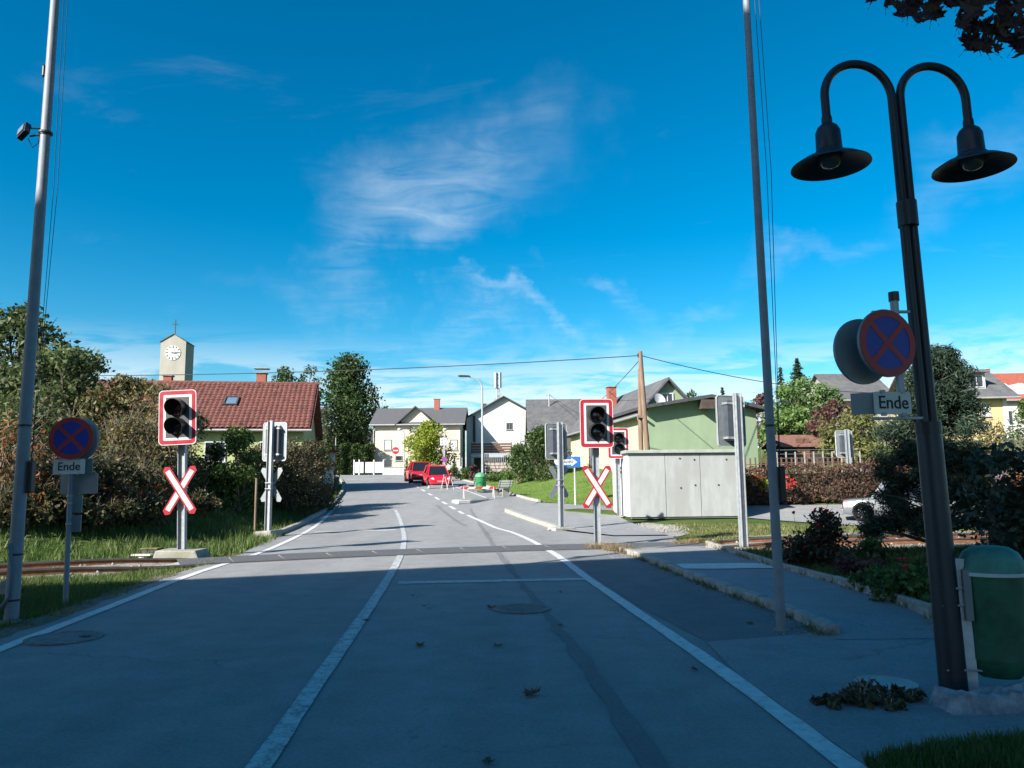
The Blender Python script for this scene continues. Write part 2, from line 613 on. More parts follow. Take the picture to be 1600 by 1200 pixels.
def sheet(name, pts, off, mat, hf=None, step=1., parent=None, kind='structure', thick=0.):
    """flat surface with a polygon outline, cut into cells and laid on the terrain"""
    hf = hf or (lambda x, y: hr(y))
    bm = bmesh.new()
    f = bm.faces.new([bm.verts.new((p[0], p[1], 0)) for p in pts])
    bmesh.ops.triangulate(bm, faces=[f])
    xs, ys = [p[0] for p in pts], [p[1] for p in pts]
    for ax, lo, hi in ((0, min(xs), max(xs)), (1, min(ys), max(ys))):
        k = math.ceil(lo / step)
        while k * step < hi:
            co = [0, 0, 0]
            no = [0, 0, 0]
            co[ax] = k * step
            no[ax] = 1
            bmesh.ops.bisect_plane(bm, geom=bm.verts[:] + bm.edges[:] + bm.faces[:], plane_co=co, plane_no=no)
            k += 1
    for v in bm.verts:
        v.co.z = hf(v.co.x, v.co.y) + off
    bmesh.ops.recalc_face_normals(bm, faces=bm.faces)
    if bm.faces and sum(f.normal.z for f in bm.faces) < 0:
        bmesh.ops.reverse_faces(bm, faces=bm.faces)
    if thick:
        r = bmesh.ops.extrude_face_region(bm, geom=bm.faces[:])
        for v in r['geom']:
            if isinstance(v, bmesh.types.BMVert):
                v.co.z -= thick
        bmesh.ops.recalc_face_normals(bm, faces=bm.faces)
    me = bpy.data.meshes.new(name)
    bm.to_mesh(me)
    bm.free()
    me.materials.append(mat)
    o = link(name, me, parent)
    if kind and parent is None:
        o['kind'] = kind
    return o


def resample(pts, step):
    pts = [Vector((p[0], p[1], 0)) for p in pts]
    out, acc = [pts[0]], 0.
    for a, b in zip(pts, pts[1:]):
        L = (b - a).length
        d = step - acc
        while d < L:
            out.append(a + (b - a) * d / L)
            d += step
        acc = (acc + L) % step
    out.append(pts[-1])
    return out


def strip(name, pts, w, off, mat, parent=None, hf=None, smooth_pts=True, jitter=0.):
    """painted line of width w along a ground polyline"""
    hf = hf or (lambda x, y: hr(y))
    P = catmull([(p[0], p[1]) for p in pts], 6) if smooth_pts and len(pts) > 2 else [Vector((p[0], p[1], 0)) for p in pts]
    P = resample(P, .35)
    L, Rr = [], []
    for i, p in enumerate(P):
        t = (P[min(i + 1, len(P) - 1)] - P[max(i - 1, 0)]).normalized()
        n = Vector((-t.y, t.x, 0))
        jl, jr = random.uniform(-jitter, jitter), random.uniform(-jitter, jitter)
        for A, q in ((L, p + n * (w / 2 + jl)), (Rr, p - n * (w / 2 + jr))):
            A.append((q.x, q.y, hf(q.x, q.y) + off))
    mb = MB()
    k = len(P)
    mb.add(L + Rr, [(i, i + 1, k + i + 1, k + i) for i in range(k - 1)])
    return mb.build(name, mat, parent)


# ================================================================== THE SETTING
def tdist(x, y):
    return abs(y - y_tr(x)) * .9


def in_road(x, y):
    if y < 20.5:
        return np.interp(y, [p.y for p in LE0], [p.x for p in LE0]) - .4 < x < (12 if y < 8 else (RK_x(y) if y < 17 else 5.2))
    return x_lk(y) < x < x_lawn(y)


RK_x = interp_fn(RK)


def hg(x, y):
    """terrain with the railway cutting"""
    z = h(x, y)
    d = tdist(x, y)
    if d < 2.4 and not -7 < x < 5.0:
        z -= .09 * (1 - sm((d - 1.1) / 1.1)) * (sm((-6.6 - x) / 1.2) if x < 0 else sm((x - 4.6) / 1.))
    return z


def build_ground():
    def axis(lo, hi, step, far):
        a = list(np.arange(lo, hi + .01, step))
        d, k = step, []
        x = hi
        while x < far:
            d *= 1.35
            x += d
            k.append(x)
        d, j = step, []
        x = lo
        while x > -far:
            d *= 1.35
            x -= d
            j.append(x)
        return j[::-1] + a + k
    X, Y = axis(-26, 34, .5, 2500), axis(2, 70, .5, 3000)
    vs = [(x, y, hg(x, y) - .035 if abs(x) < 60 and -40 < y < 200 else h(max(-60, min(60, x)), max(-40, min(200, y))) - .05) for y in Y for x in X]
    n = len(X)
    fs = [(j * n + i, j * n + i + 1, (j + 1) * n + i + 1, (j + 1) * n + i) for j in range(len(Y) - 1) for i in range(n - 1)]
    mb = MB()
    mb.add(vs, fs)
    return tag(mb.build('ground', g_verge, smooth=80), kind='structure')


build_ground()

# ------------------------------------------------------------------ road
left_b = [Vector((p.x - .38, p.y, 0)) for p in LE0 if p.y < 19.5] + LK
kf = poly_px([(788, 800), (815, 810), (845, 820), (868, 828)])
right_b = [Vector((14, -6, 0)), Vector((14, 7.2, 0)), RK[-1] + Vector((.6, -.25, 0))] + RK[::-1] + [G(1000, 858), G(1065, 851), G(1050, 837), G(960, 838)] + kf[::-1] + [G(838, 786)] + LAWN[::-1]
jl = LK[-1]
jr = LAWN[0]
road_poly = left_b + [Vector((jl.x - 1.5, jl.y + 2, 0)), Vector((jl.x - 9, jl.y + 6, 0)), Vector((-60, jl.y + 8, 0)), Vector((-60, 84, 0)), Vector((40, 84, 0)), Vector((40, 76, 0)), Vector((jr.x + 6, 72, 0)), Vector((jr.x + .5, jr.y + 8, 0))] + right_b[::-1]
road = sheet('road', road_poly, 0., road_m)

# darker strip between the right edge line and the kerb, and the rough driveway apron
RL = poly_px([(1330, 1200), (1130, 1050), (1000, 960), (920, 905), (870, 868), (830, 845), (800, 832), (778, 826), (755, 816), (730, 805)])
patch = [p + Vector((.10, 0, 0)) for p in RL[1:5]]
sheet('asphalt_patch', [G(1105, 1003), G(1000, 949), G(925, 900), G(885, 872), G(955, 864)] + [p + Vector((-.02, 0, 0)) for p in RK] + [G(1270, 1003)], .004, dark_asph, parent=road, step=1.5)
tag(sheet('driveway', [G(1104, 1004), G(1255, 992), Vector((4.4, 8.9, 0)), Vector((9, 8.6, 0)), Vector((14, 8.4, 0)), Vector((14, 2, 0)), RL[0] + (RL[0] - RL[1]) * .75 + Vector((.08, 0, 0)), RL[0] + Vector((.085, 0, 0)), RL[1] + Vector((.085, 0, 0))], .008, pave_m), kind='structure')
seam = poly_px([(735, 795), (757, 830), (775, 858), (810, 905), (850, 955), (925, 1050), (985, 1140), (1015, 1185), (1070, 1270)])
strip('tar_seam', seam, .13, .005, seam_m, road, jitter=.028)
seam2 = poly_px([(683, 790), (705, 808), (728, 822)])
strip('tar_seam', seam2, .14, .005, seam_m, road, jitter=.012)

# ------------------------------------------------------------------ painted lines
strip('edge_line', LE0, .15, .008, line_m, road, jitter=.006)
strip('centre_line', [G(405, 1200) + (G(405, 1200) - G(560, 975)) * .6] + poly_px([(405, 1200), (500, 1060), (560, 975), (606, 905), (624, 872), (631, 850), (631, 835), (626, 815), (618, 797)]), .14, .009, worn_m, road, jitter=.006)
strip('edge_line', [RL[0] + (RL[0] - RL[1]) * .8] + RL, .15, .008, line_m, road, jitter=.006)
dash = [((717, 799), (724, 803)), ((703, 791), (711, 796)), ((691, 784), (698, 788)), ((680, 777), (686, 781)), ((669, 771), (675, 774)), ((659, 765), (664, 768)), ((649, 759), (654, 762)), ((641, 754), (645, 757))]
for a, b in dash:
    strip('dash_line', [G(*a), G(*b)], .16, .008, line_m, road)
for a, b, w, m in (((622, 911), (916, 905), .30, worn_m), ((492, 832), (619, 828), .28, line_m), ((541, 750), (600, 747), .3, line_m)):
    strip('stop_line', [G(*a), G(*b)], w, .007, m, road, jitter=.008)
strip('bay_line', poly_px([(712, 761), (735, 769), (760, 778)]), .12, .008, line_m, road)
for a, b in (((563, 769), (600, 768)), ((560, 742), (600, 743))):
    strip('bay_line', [G(*a), G(*b)], .14, .008, worn_m, road)


# ------------------------------------------------------------------ kerbs and pavements
def kerb(name, pts, w, hh, mat, L=1., hf=None, jit=.01):
    hf = hf or (lambda x, y: hr(y))
    P = resample(pts, L)
    root = bpy.data.objects.new(name, None)
    COL.objects.link(root)
    root['kind'] = 'structure'
    mb = MB().box((0, 0, 0), (1, w, hh + .2))
    me = mb.mesh('kerb_stone', mat)
    for a, b in zip(P, P[1:]):
        d = b - a
        if d.length < .12:
            continue
        za, zb = hf(a.x, a.y), hf(b.x, b.y)
        m = (a + b) / 2
        o = link('kerb_stone', me, root, (m.x, m.y, (za + zb) / 2 + hh / 2 - .1 + random.uniform(-jit, jit)), (0, -math.atan2(zb - za, d.length) + random.uniform(-.01, .01), math.atan2(d.y, d.x) + random.uniform(-.012, .012)), .018)
        o.scale = (d.length - .03, 1 + random.uniform(-.05, .05), 1)
    return root


kerb('pavement_kerb', [p + Vector((.07, 0, 0)) for p in RK[::-1]], .16, .10, kerb_m)
kerb('pavement_edging', RE[::-1], .09, .19, kerb_m, .9)
kerb('verge_kerb', [p + Vector((-.10, 0, 0)) for p in LK], .18, .13, kerb_m)
kerb('lawn_kerb', [p + Vector((.1, 0, 0)) for p in LAWN], .16, .10, pale_kerb)
kerb('footpath_kerb', [p + Vector((.1, .05, 0)) for p in kf], .2, .13, pale_kerb, .8)


def hp(x, y):
    return .085 * sm((y - 7.9) / 1.3) * sm((18.4 - y) / 1.6) + hr(y)


pv_poly = [p + Vector((.12, 0, 0)) for p in RK[::-1]] + [G(990, 858, .0), G(1065, 851), G(1100, 850)] + [p + Vector((-.02, 0, 0)) for p in RE] + [Vector((9.0, 7.75, 0)), G(1300, 1001)]
tag(sheet('pavement', pv_poly, .012, pave_m, hf=hp), kind='structure')
pav = [o for o in COL.objects if o.name == 'pavement'][0]
strip('give_way_line', [G(1062, 886, .09), G(1203, 885, .09)], .8, .022, line_m, pav, hf=hp, jitter=.03)
fp = [p + Vector((.15, .05, 0)) for p in kf[::-1]] + [G(838, 786), G(960, 788), G(958, 800), G(965, 808), G(1000, 823), G(1046, 837), G(960, 838)]
fpath = tag(sheet('footpath', [G(960, 838)] + [p + Vector((.15, .05, 0)) for p in kf[::-1]] + [G(800, 796), G(842, 786.5), G(905, 789), G(962, 790), G(962, 806), G(1000, 823), G(1046, 837)], .03, pave_m), kind='structure')
strip('footpath_line', [G(855, 829), G(948, 826)], .12, .036, line_m, fpath)
gp = [G(872, 799), G(905, 797), G(958, 800), G(962, 806), G(930, 804)]
tag(sheet('grass_island', gp, .07, g_verge, thick=.05), kind='structure')
tag(sheet('gravel_patch', [G(985, 824), G(1005, 815), G(1035, 818), G(1062, 826), G(1080, 832), G(1060, 837), G(1040, 837)], -.02, gravel_m), kind='structure')
# street behind the hut
hs = lambda x, y: h(x, y)
tag(sheet('side_street', [Vector((7.2, 33.0, 0)), Vector((8.5, 30.2, 0)), Vector((12, 25.2, 0)), Vector((40, 27.5, 0)), Vector((60, 29, 0)), Vector((60, 35, 0)), Vector((30, 33, 0)), Vector((12, 32.6, 0))], .0, road_m, hf=hs), kind='structure')
tag(sheet('trodden_path', [Vector((5.6, 21.6, 0)), Vector((14, 22.6, 0)), Vector((30, 24.6, 0)), Vector((30, 25.4, 0)), Vector((14, 23.4, 0)), Vector((9, 22.9, 0))], -.01, gravel_m, hf=hs), kind='structure')

# ------------------------------------------------------------------ railway
track = bpy.data.objects.new('railway_track', None)
COL.objects.link(track)
track['kind'] = 'structure'
TP = resample(TR, .5)


def rail_z(x):
    if -6.6 < x < 4.6:
        return .016
    d = -6.6 - x if x < 0 else x - 4.6
    return .016 + .085 * sm(d / 2.0)


def rail(off):
    prof = [(-.065, -.15), (.065, -.15), (.065, -.135), (.012, -.12), (.012, -.045), (.036, -.035), (.036, -.006), (.028, 0), (-.028, 0), (-.036, -.006), (-.036, -.035), (-.012, -.045), (-.012, -.12), (-.065, -.135)]
    mb = MB()
    n = len(prof)
    vs = []
    for i, p in enumerate(TP):
        t = (TP[min(i + 1, len(TP) - 1)] - TP[max(i - 1, 0)]).normalized()
        nn = Vector((t.y, -t.x, 0))
        for u, z in prof:
            q = p + nn * (off + u)
            vs.append((q.x, q.y, rail_z(q.x) + z + max(0, h(q.x, q.y)) * (1 if q.x > 8 else 0)))
    fs, mi = [], []
    for i in range(len(TP) - 1):
        for k in range(n):
            fs.append((i * n + k, i * n + (k + 1) % n, (i + 1) * n + (k + 1) % n, (i + 1) * n + k))
            mi.append(1 if k in (5, 6, 7, 8, 9) else 0)
    mb.add(vs, fs)
    mb.mi = mi
    mb.build('rail', [rail_rust, rail_top], track)


rail(-.72)
rail(.72)
ball = []
bal_poly = [p for p in TP]
mb = MB()
for i, p in enumerate(TP):
    t = (TP[min(i + 1, len(TP) - 1)] - TP[max(i - 1, 0)]).normalized()
    nn = Vector((t.y, -t.x, 0))
    for u in (-1.35, -.72, 0, .72, 1.35):
        q = p + nn * u
        mb.v.append((q.x, q.y, min(rail_z(q.x) - .12, -.045) + (.02 if abs(u) < 1 else -.03)))
for i in range(len(TP) - 1):
    if -6.7 < TP[i].x < 4.6:
        continue
    for k in range(4):
        mb.f.append((i * 5 + k, i * 5 + k + 1, i * 5 + k + 6, i * 5 + k + 5))
mb.build('ballast_bed', ballast_m, track)
slm = MB().box((0, 0, 0), (.24, 2.3, .14)).mesh('sleeper', M('oiled sleeper wood', (.06, .045, .035), .9, .3, 6, stretch=(6, 1, 1), bump=.5))
for p, q in zip(resample(TR, .65), resample(TR, .65)[1:]):
    if (-6.9 < p.x < 4.9) or p.x < -14 or p.x > 16:
        continue
    d = q - p
    link('sleeper', slm, track, (p.x, p.y, -.155 + (.0 if p.x < 0 else h(p.x, p.y))), (0, 0, math.atan2(d.y, d.x)), .01)
# rubber crossing panels between the rails
PP = [p for p in resample(TR, 1.02) if -6.9 < p.x < 4.9]
for a, b in zip(PP, PP[1:]):
    d = b - a
    t = d.normalized()
    nn = Vector((t.y, -t.x, 0))
    mb = MB()
    g = .014
    q = [a + t * g - nn * .66, b - t * g - nn * .66, b - t * g + nn * .66, a + t * g + nn * .66]
    mb.add([(v.x, v.y, z) for z in (.004, .020) for v in q], [(3, 2, 1, 0), (4, 5, 6, 7), (0, 1, 5, 4), (1, 2, 6, 5), (2, 3, 7, 6), (3, 0, 4, 7)])
    mb.build('crossing_panel', panel_m, track)
mb = MB()
vs = []
for p in PP:
    vs += [(p.x, p.y - .64, .010), (p.x, p.y + .64, .010)]
mb.add(vs, [(2 * i, 2 * i + 2, 2 * i + 3, 2 * i + 1) for i in range(len(PP) - 1)])
mb.build('joint_sealant', M('pale joint filler', (.34, .34, .33), .9, .1), track)
for s in (-1, 1):
    strip('flangeway', [(p.x, p.y) for p in resample(TR, 1.0) if -6.8 < p.x < 4.8], 0, 0, panel_m) if False else None


# loose stones beside the track
def stones(name, label, pts, mat, parent=None):
    V, F = [], []
    base = [(1, 0, 0), (-1, 0, 0), (0, 1, 0), (0, -1, 0), (0, 0, 1), (0, 0, -1)]
    fc = [(0, 2, 4), (2, 1, 4), (1, 3, 4), (3, 0, 4), (2, 0, 5), (1, 2, 5), (3, 1, 5), (0, 3, 5)]
    for (x, y, z, r) in pts:
        o = len(V)
        rot = rotm(random.random() * 6, random.random() * 6, random.random() * 6)
        for b in base:
            V.append(tuple(Vector((x, y, z)) + rot @ Vector((b[0] * r * random.uniform(.7, 1.3), b[1] * r * random.uniform(.6, 1.2), b[2] * r * .8))))
        F += [tuple(i + o for i in f) for f in fc]
    mb = MB()
    mb.v, mb.f, mb.mi = V, F, [0] * len(F)
    o = mb.build(name, mat, parent)
    o['kind'] = 'stuff'
    if label:
        tag(o, label, 'stones')
    return o


pts = []
for _ in range(2600):
    p = TP[random.randrange(len(TP))]
    if -6.7 < p.x < 4.6 or p.x < -14 or p.x > 14:
        continue
    u = random.uniform(-1.6, 1.6)
    pts.append((p.x + u * .35, p.y - u * .9 + random.uniform(-.25, .25), min(rail_z(p.x) - .12, -.045) + random.uniform(.0, .04), random.uniform(.018, .05)))
stones('ballast_stones', None, pts, gravel_m, track)
gq = [G(985, 824), G(1005, 815), G(1035, 818), G(1062, 826), G(1080, 832), G(1040, 837)]
pts = []
for _ in range(700):
    w = [random.random() ** 1.5 for _ in gq]
    s = sum(w)
    p = sum((q * a for q, a in zip(gq, w)), Vector()) / s
    pts.append((p.x + random.gauss(0, .3), p.y + random.gauss(0, .5), hr(p.y) + .02, random.uniform(.012, .035)))
stones('gravel', 'scattered pale gravel in front of the concrete hut', pts, gravel_m)


# ------------------------------------------------------------------ vegetation helpers
def np_mesh(name, V, F, mat):
    me = bpy.data.meshes.new(name)
    V = np.asarray(V, dtype=np.float32)
    F = np.asarray(F, dtype=np.int32)
    k = F.shape[1]
    me.vertices.add(len(V))
    me.vertices.foreach_set('co', V.ravel())
    me.loops.add(F.size)
    me.loops.foreach_set('vertex_index', F.ravel())
    me.polygons.add(len(F))
    me.polygons.foreach_set('loop_start', np.arange(len(F), dtype=np.int32) * k)
    me.polygons.foreach_set('loop_total', np.full(len(F), k, dtype=np.int32))
    me.materials.append(mat)
    me.update(calc_edges=True)
    me.validate()
    return me


def unit(n):
    a = rng.normal(size=(n, 3))
    return a / np.linalg.norm(a, axis=1)[:, None]


def leaf_quads(C, size, aspect=.55, up=.0, dirs=None):
    n = len(C)
    u = unit(n) if dirs is None else dirs
    nn = unit(n) + np.array([0, 0, up])
    v = np.cross(u, nn)
    v /= np.linalg.norm(v, axis=1)[:, None] + 1e-9
    s = (size * rng.uniform(.4, 1.6, n))[:, None]
    w = np.cross(u, v)
    V = np.stack([C - u * s, C + v * s * aspect - u * s * .1 + w * s * .12, C + u * s, C - v * s * aspect - u * s * .1 + w * s * .12], 1).reshape(-1, 3)
    return V, np.arange(n * 4).reshape(-1, 4)


def clump_points(clumps, n, inner=.45):
    vol = np.array([c[1] ** 2 for c in clumps])
    pick = rng.choice(len(clumps), n, p=vol / vol.sum())
    cen = np.array([tuple(c[0]) for c in clumps])[pick]
    rad = np.array([c[1] for c in clumps])[pick]
    flat = np.array([c[2] if len(c) > 2 else .8 for c in clumps])[pick]
    d = unit(n)
    rr = rad * (inner + (1 - inner) * rng.random(n) ** .6) * (1 + .22 * np.abs(rng.normal(size=n)))
    d[:, 2] *= flat
    return cen + d * rr[:, None]


def conifer(name, label, base, H, rx, mat, n, leaf, trunk, group, cat):
    root = thing(name, label, cat, base, group=group)
    nb = 90
    st = MB().tube([(0, 0, -.1), (0, 0, H * .5), (0, 0, H)], [trunk, trunk * .55, .01], 8)
    per = n // nb
    P, D = [], []
    for i in range(nb):
        zf = (i + random.random()) / nb
        z = H * (.05 + .95 * zf)
        L = rx * (1 - zf) ** .85 * random.uniform(.7, 1.12) + .03 * H * (1 - zf)
        a = i * 2.39996 + random.uniform(-.3, .3)
        e = Vector((math.cos(a) * L, math.sin(a) * L, z - L * .28))
        st.tube([(0, 0, z), tuple(e)], [trunk * .16, .006], 3, False)
        t = rng.random(per) ** .7
        q = np.array([0, 0, z])[None] * (1 - t[:, None]) + np.array(e)[None] * t[:, None]
        q += rng.normal(size=(per, 3)) * np.array([1, 1, .6]) * (.07 * L + .02 * H * .3)
        P.append(q)
        u = rng.normal(size=(per, 3)) * .5 + np.array(e - Vector((0, 0, z))) / max(L, .01)
        D.append(u / np.linalg.norm(u, axis=1)[:, None])
    V, F = leaf_quads(np.concatenate(P), leaf, .35, dirs=np.concatenate(D))
    link('crown', np_mesh('crown', V, F, mat), root)
    st.build('trunk', bark, root)
    return root


def tree(name, label, base, top, rx, mat, n=5000, leaf=.09, trunk=.12, nclump=22, bare=.22, group=None, cat='tree', twigs=0, barkm=None, ry=None, shape='round', inner=.4, aspect=.55, cr=None, lean=0.):
    """tapered trunk with limbs; crown of leaf faces spread through uneven clumps"""
    base = Vector(base)
    H = top - base.z
    if shape == 'cone':
        return conifer(name, label, base, H, rx, mat, n, leaf, trunk, group, cat)
    root = thing(name, label, cat, base, group=group)
    ry = ry or rx
    nclump = int(nclump * 1.35)
    clumps, limbs = [], MB()
    tw = barkm or bark
    sway = Vector((random.uniform(-.06, .06) + lean, random.uniform(-.06, .06), 0)) * H
    tp = [Vector((0, 0, -.1)), Vector((0, 0, H * .25)) + sway * .3, Vector((0, 0, H * .55)) + sway * .7, Vector((0, 0, H * .86)) + sway]
    z0 = H * bare
    for i in range(nclump):
        t = (i + .5) / nclump
        zf = random.random() ** .85
        if shape == 'cone':
            rr = (1 - zf) * .95 + .06
        elif shape == 'column':
            rr = min(1, (1 - zf) * 3 + .15) * min(1, zf * 3 + .5)
        else:
            rr = math.sqrt(max(.04, 1 - (2 * zf - .9) ** 2 * .82))
        a = i * 2.39996 + random.uniform(-.5, .5)
        q = math.sqrt(random.random()) * rr
        r = (cr or .36) * 1.12 * min(rx, H * .3) * random.uniform(.65, 1.35) * (1.15 - .45 * zf) * (.7 if shape == 'cone' else 1)
        q = max(0, q - r / max(rx, .1) * .5)
        c = Vector((math.cos(a) * q * rx, math.sin(a) * q * ry, z0 + zf * (H - z0) - r * .75)) + sway * zf
        c.z = max(c.z, r * .5)
        clumps.append((c, r, random.uniform(.6, .95)))
        f = max(.1, min(.8, (c.z - r) / H * random.uniform(.55, .9)))
        st = tp[0].lerp(tp[3], f)
        mid = st.lerp(c, .55) + Vector((0, 0, -.05 * H * random.random()))
        limbs.tube([st, mid, c], [trunk * .42 * (1 - f * .6), trunk * .24, trunk * .08], 5, False)
        for _ in range(twigs):
            e = c + Vector((random.uniform(-1, 1), random.uniform(-1, 1), random.uniform(-.6, 1.1))) * r * 1.15
            limbs.tube([mid.lerp(c, random.random()), c.lerp(e, .5) + Vector((random.uniform(-.1, .1) * r, 0, .1 * r)), e], [trunk * .12, trunk * .08, trunk * .03], 3, False)
    C = clump_points(clumps, n, inner)
    k = n // 7
    d = unit(k) * rng.random(k)[:, None] ** .4
    zz = z0 + (d[:, 2] * .5 + .5) * (H - z0) * .97
    fz = (zz - z0) / (H - z0)
    wid = np.sqrt(np.clip(1 - (2 * fz - .9) ** 2 * .9, .03, 1))
    C[:k] = np.stack([d[:, 0] * rx * wid + sway.x * fz, d[:, 1] * ry * wid + sway.y * fz, zz], 1)
    V, F = leaf_quads(C, leaf, aspect)
    link('crown', np_mesh('crown', V, F, mat), root)
    limbs.tube(tp, [trunk * 1.15, trunk * .8, trunk * .5, trunk * .12], 8)
    limbs.build('trunk', tw, root, smooth=60)
    return root


def shrub(name, label, base, top, rx, mat, n=2500, leaf=.06, nclump=14, group=None, stems=9, ry=None, inner=.3, cat='shrub', barkm=None, aspect=.55, twigs=0, spread=.75):
    base = Vector(base)
    H = top - base.z
    ry = ry or rx
    root = thing(name, label, cat, base, group=group)
    clumps, st = [], MB()
    for i in range(nclump):
        a, q = i * 2.39996 + random.uniform(-.4, .4), math.sqrt(random.random())
        zf = random.random()
        r = min(rx, H) * random.uniform(.26, .45)
        lim = math.sqrt(max(.05, 1 - zf ** 2))
        c = Vector((math.cos(a) * q * (rx - r * .6) * lim, math.sin(a) * q * (ry - r * .6) * lim, max(r * .6, zf * (H - r))))
        clumps.append((c, r, random.uniform(.7, 1.0)))
    for i in range(stems):
        c, r, _ = clumps[i % nclump]
        e = c + Vector((random.uniform(-1, 1), random.uniform(-1, 1), random.uniform(0, 1.2))) * r
        s0 = Vector((random.uniform(-.25, .25) * rx, random.uniform(-.25, .25) * ry, -.05))
        st.tube([s0, s0.lerp(e, .5) + Vector((0, 0, .1 * H)), e], [.012 + .006 * H, .008 + .003 * H, .004], 4, False)
    for i in range(twigs):
        c, r, _ = clumps[random.randrange(nclump)]
        d = Vector((random.uniform(-1, 1), random.uniform(-1, 1), random.uniform(-.1, 1.3)))
        e = c + d * r * 1.25
        st.tube([c - d * r * .7, c + Vector((random.uniform(-.1, .1), random.uniform(-.1, .1), 0)) * r, e], [.009, .007, .003], 3, False)
    V, F = leaf_quads(clump_points(clumps, n, inner), leaf, aspect)
    link('crown', np_mesh('crown', V, F, mat), root)
    st.build('stem', barkm or twig_m, root)['kind'] = 'stuff'
    return root


def hedge(name, label, p0, p1, hh, w, mat, n, leaf=.05, hf=h, core=None, sag=.06, group=None):
    """clipped hedge from p0 to p1: leaf shell over a twig core"""
    p0, p1 = Vector(p0), Vector(p1)
    d = (p1 - p0)
    L = math.hypot(d.x, d.y)
    ang = math.atan2(d.y, d.x)
    root = thing(name, label, 'hedge', (p0.x, p0.y, hf(p0.x, p0.y)), ang, group)
    C = np.zeros((n, 3))
    face = rng.random(n)
    x = rng.uniform(0, L, n)
    bump = .10 * np.sin(x * 2.3 + .7) + .07 * np.sin(x * 5.1) + sag * rng.normal(size=n)
    y = rng.uniform(-w / 2, w / 2, n)
    z = rng.uniform(0, hh, n)
    C[:, 0] = x
    front = face < .5
    topm = (face >= .5) & (face < .8)
    C[:, 1] = np.where(front, -w / 2 + bump, np.where(topm, y, rng.uniform(-w / 2, w / 2, n)))
    C[:, 2] = np.where(front, z, np.where(topm, hh + bump, z))
    ends = face > .93
    C[:, 0] = np.where(ends, np.where(rng.random(n) < .5, 0, L) + bump, C[:, 0])
    C[:, 1] = np.where(ends, y, C[:, 1])
    x = C[:, 0]
    dz = np.array([hf(p0.x + math.cos(ang) * a, p0.y + math.sin(ang) * a) for a in np.linspace(0, L, 12)]) - hf(p0.x, p0.y)
    C[:, 2] += np.interp(x, np.linspace(0, L, 12), dz)
    V, F = leaf_quads(C, leaf)
    link('foliage', np_mesh('foliage', V, F, mat), root)
    mb = MB()
    k = max(2, int(L / .6))
    for i in range(k):
        xx = .25 + (i + .5) * (L - .5) / k
        zz = float(np.interp(xx, np.linspace(0, L, 12), dz))
        mb.box((xx, .05, zz + hh * .44), (L / k * .98, w * .62, hh * .8), rotm(0, 0, random.uniform(-.03, .03)))
    mb.build('branches', core or M('hedge interior twigs', (.035, .03, .02), .95, .4, 12, bump=1.), root)
    return root


def grass(name, label, ok, box, n, h0, h1, mat, width=.008, hf=hg, off=-.04):
    P = []
    while len(P) < n:
        x, y = random.uniform(box[0], box[1]), random.uniform(box[2], box[3])
        if ok(x, y):
            P.append((x, y, hf(x, y) + off))
        else:
            n -= .15
    P = np.array(P)
    m = len(P)
    a = rng.uniform(0, 6.283, m)
    hh = rng.uniform(h0, h1, m) * (0.65 + .7 * (np.sin(P[:, 0] * 1.7) * np.sin(P[:, 1] * 1.3) * .5 + .5))
    wd = width * rng.uniform(.6, 1.4, m)
    dx, dy = np.cos(a), np.sin(a)
    b = rng.uniform(0, 6.283, m)
    ln = hh * rng.uniform(.1, .7, m)
    V = np.stack([P + np.stack([dx * wd, dy * wd, 0 * wd], 1), P - np.stack([dx * wd, dy * wd, 0 * wd], 1), P + np.stack([np.cos(b) * ln, np.sin(b) * ln, hh], 1)], 1).reshape(-1, 3)
    o = link(name, np_mesh(name, V, np.arange(3 * m).reshape(-1, 3), mat))
    return tag(o, label, 'grass', kind='stuff')


xle = interp_fn(LE0)
verge_soil = M('bare verge soil', (.13, .115, .085), .95, .4, 9, bump=.9, c3=(.07, .085, .03))
tag(strip('verge_edge', [Vector((p.x - .44, p.y, 0)) for p in LE0 if p.y < 17], .30, .004, verge_soil, jitter=.07), kind='structure')
pts = []
for _ in range(420):
    p = RK[random.randrange(len(RK) - 1)]
    i = RK.index(p)
    q = p.lerp(RK[i + 1], random.random())
    d_ = abs(random.gauss(0, .22))
    pts.append((q.x - d_, q.y - d_ * .3, .008, random.uniform(.005, .014)))
stones('kerb_grit', 'fine pale grit washed against the right pavement kerb', pts, gravel_m)
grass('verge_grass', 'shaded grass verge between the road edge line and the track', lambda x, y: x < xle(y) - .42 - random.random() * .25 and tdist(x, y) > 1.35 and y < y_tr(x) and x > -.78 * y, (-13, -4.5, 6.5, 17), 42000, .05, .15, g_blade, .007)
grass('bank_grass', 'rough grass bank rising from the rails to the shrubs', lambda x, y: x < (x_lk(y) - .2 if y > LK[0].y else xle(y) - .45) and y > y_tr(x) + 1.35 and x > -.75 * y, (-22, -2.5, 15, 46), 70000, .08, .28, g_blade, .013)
tag(sheet('lawn', [p + Vector((.2, .1, 0)) for p in LAWN] + [G(905, 788), G(958, 790), Vector((9.5, 33, 0)), Vector((9.5, 62, 0)), Vector((LAWN[0].x + .3, 62, 0))], -.015, grassmat('lawn turf', (.09, .15, .03), (.13, .20, .045), (.17, .2, .07)), hf=h), kind='structure')
grass('lawn_grass', 'sunlit mown lawn between the lay-by and the green building', lambda x, y: x > x_lawn(y) + .2 and y > 31 and x < .17 * y, (-3, 9, 30, 62), 45000, .04, .10, g_lawn, .016)
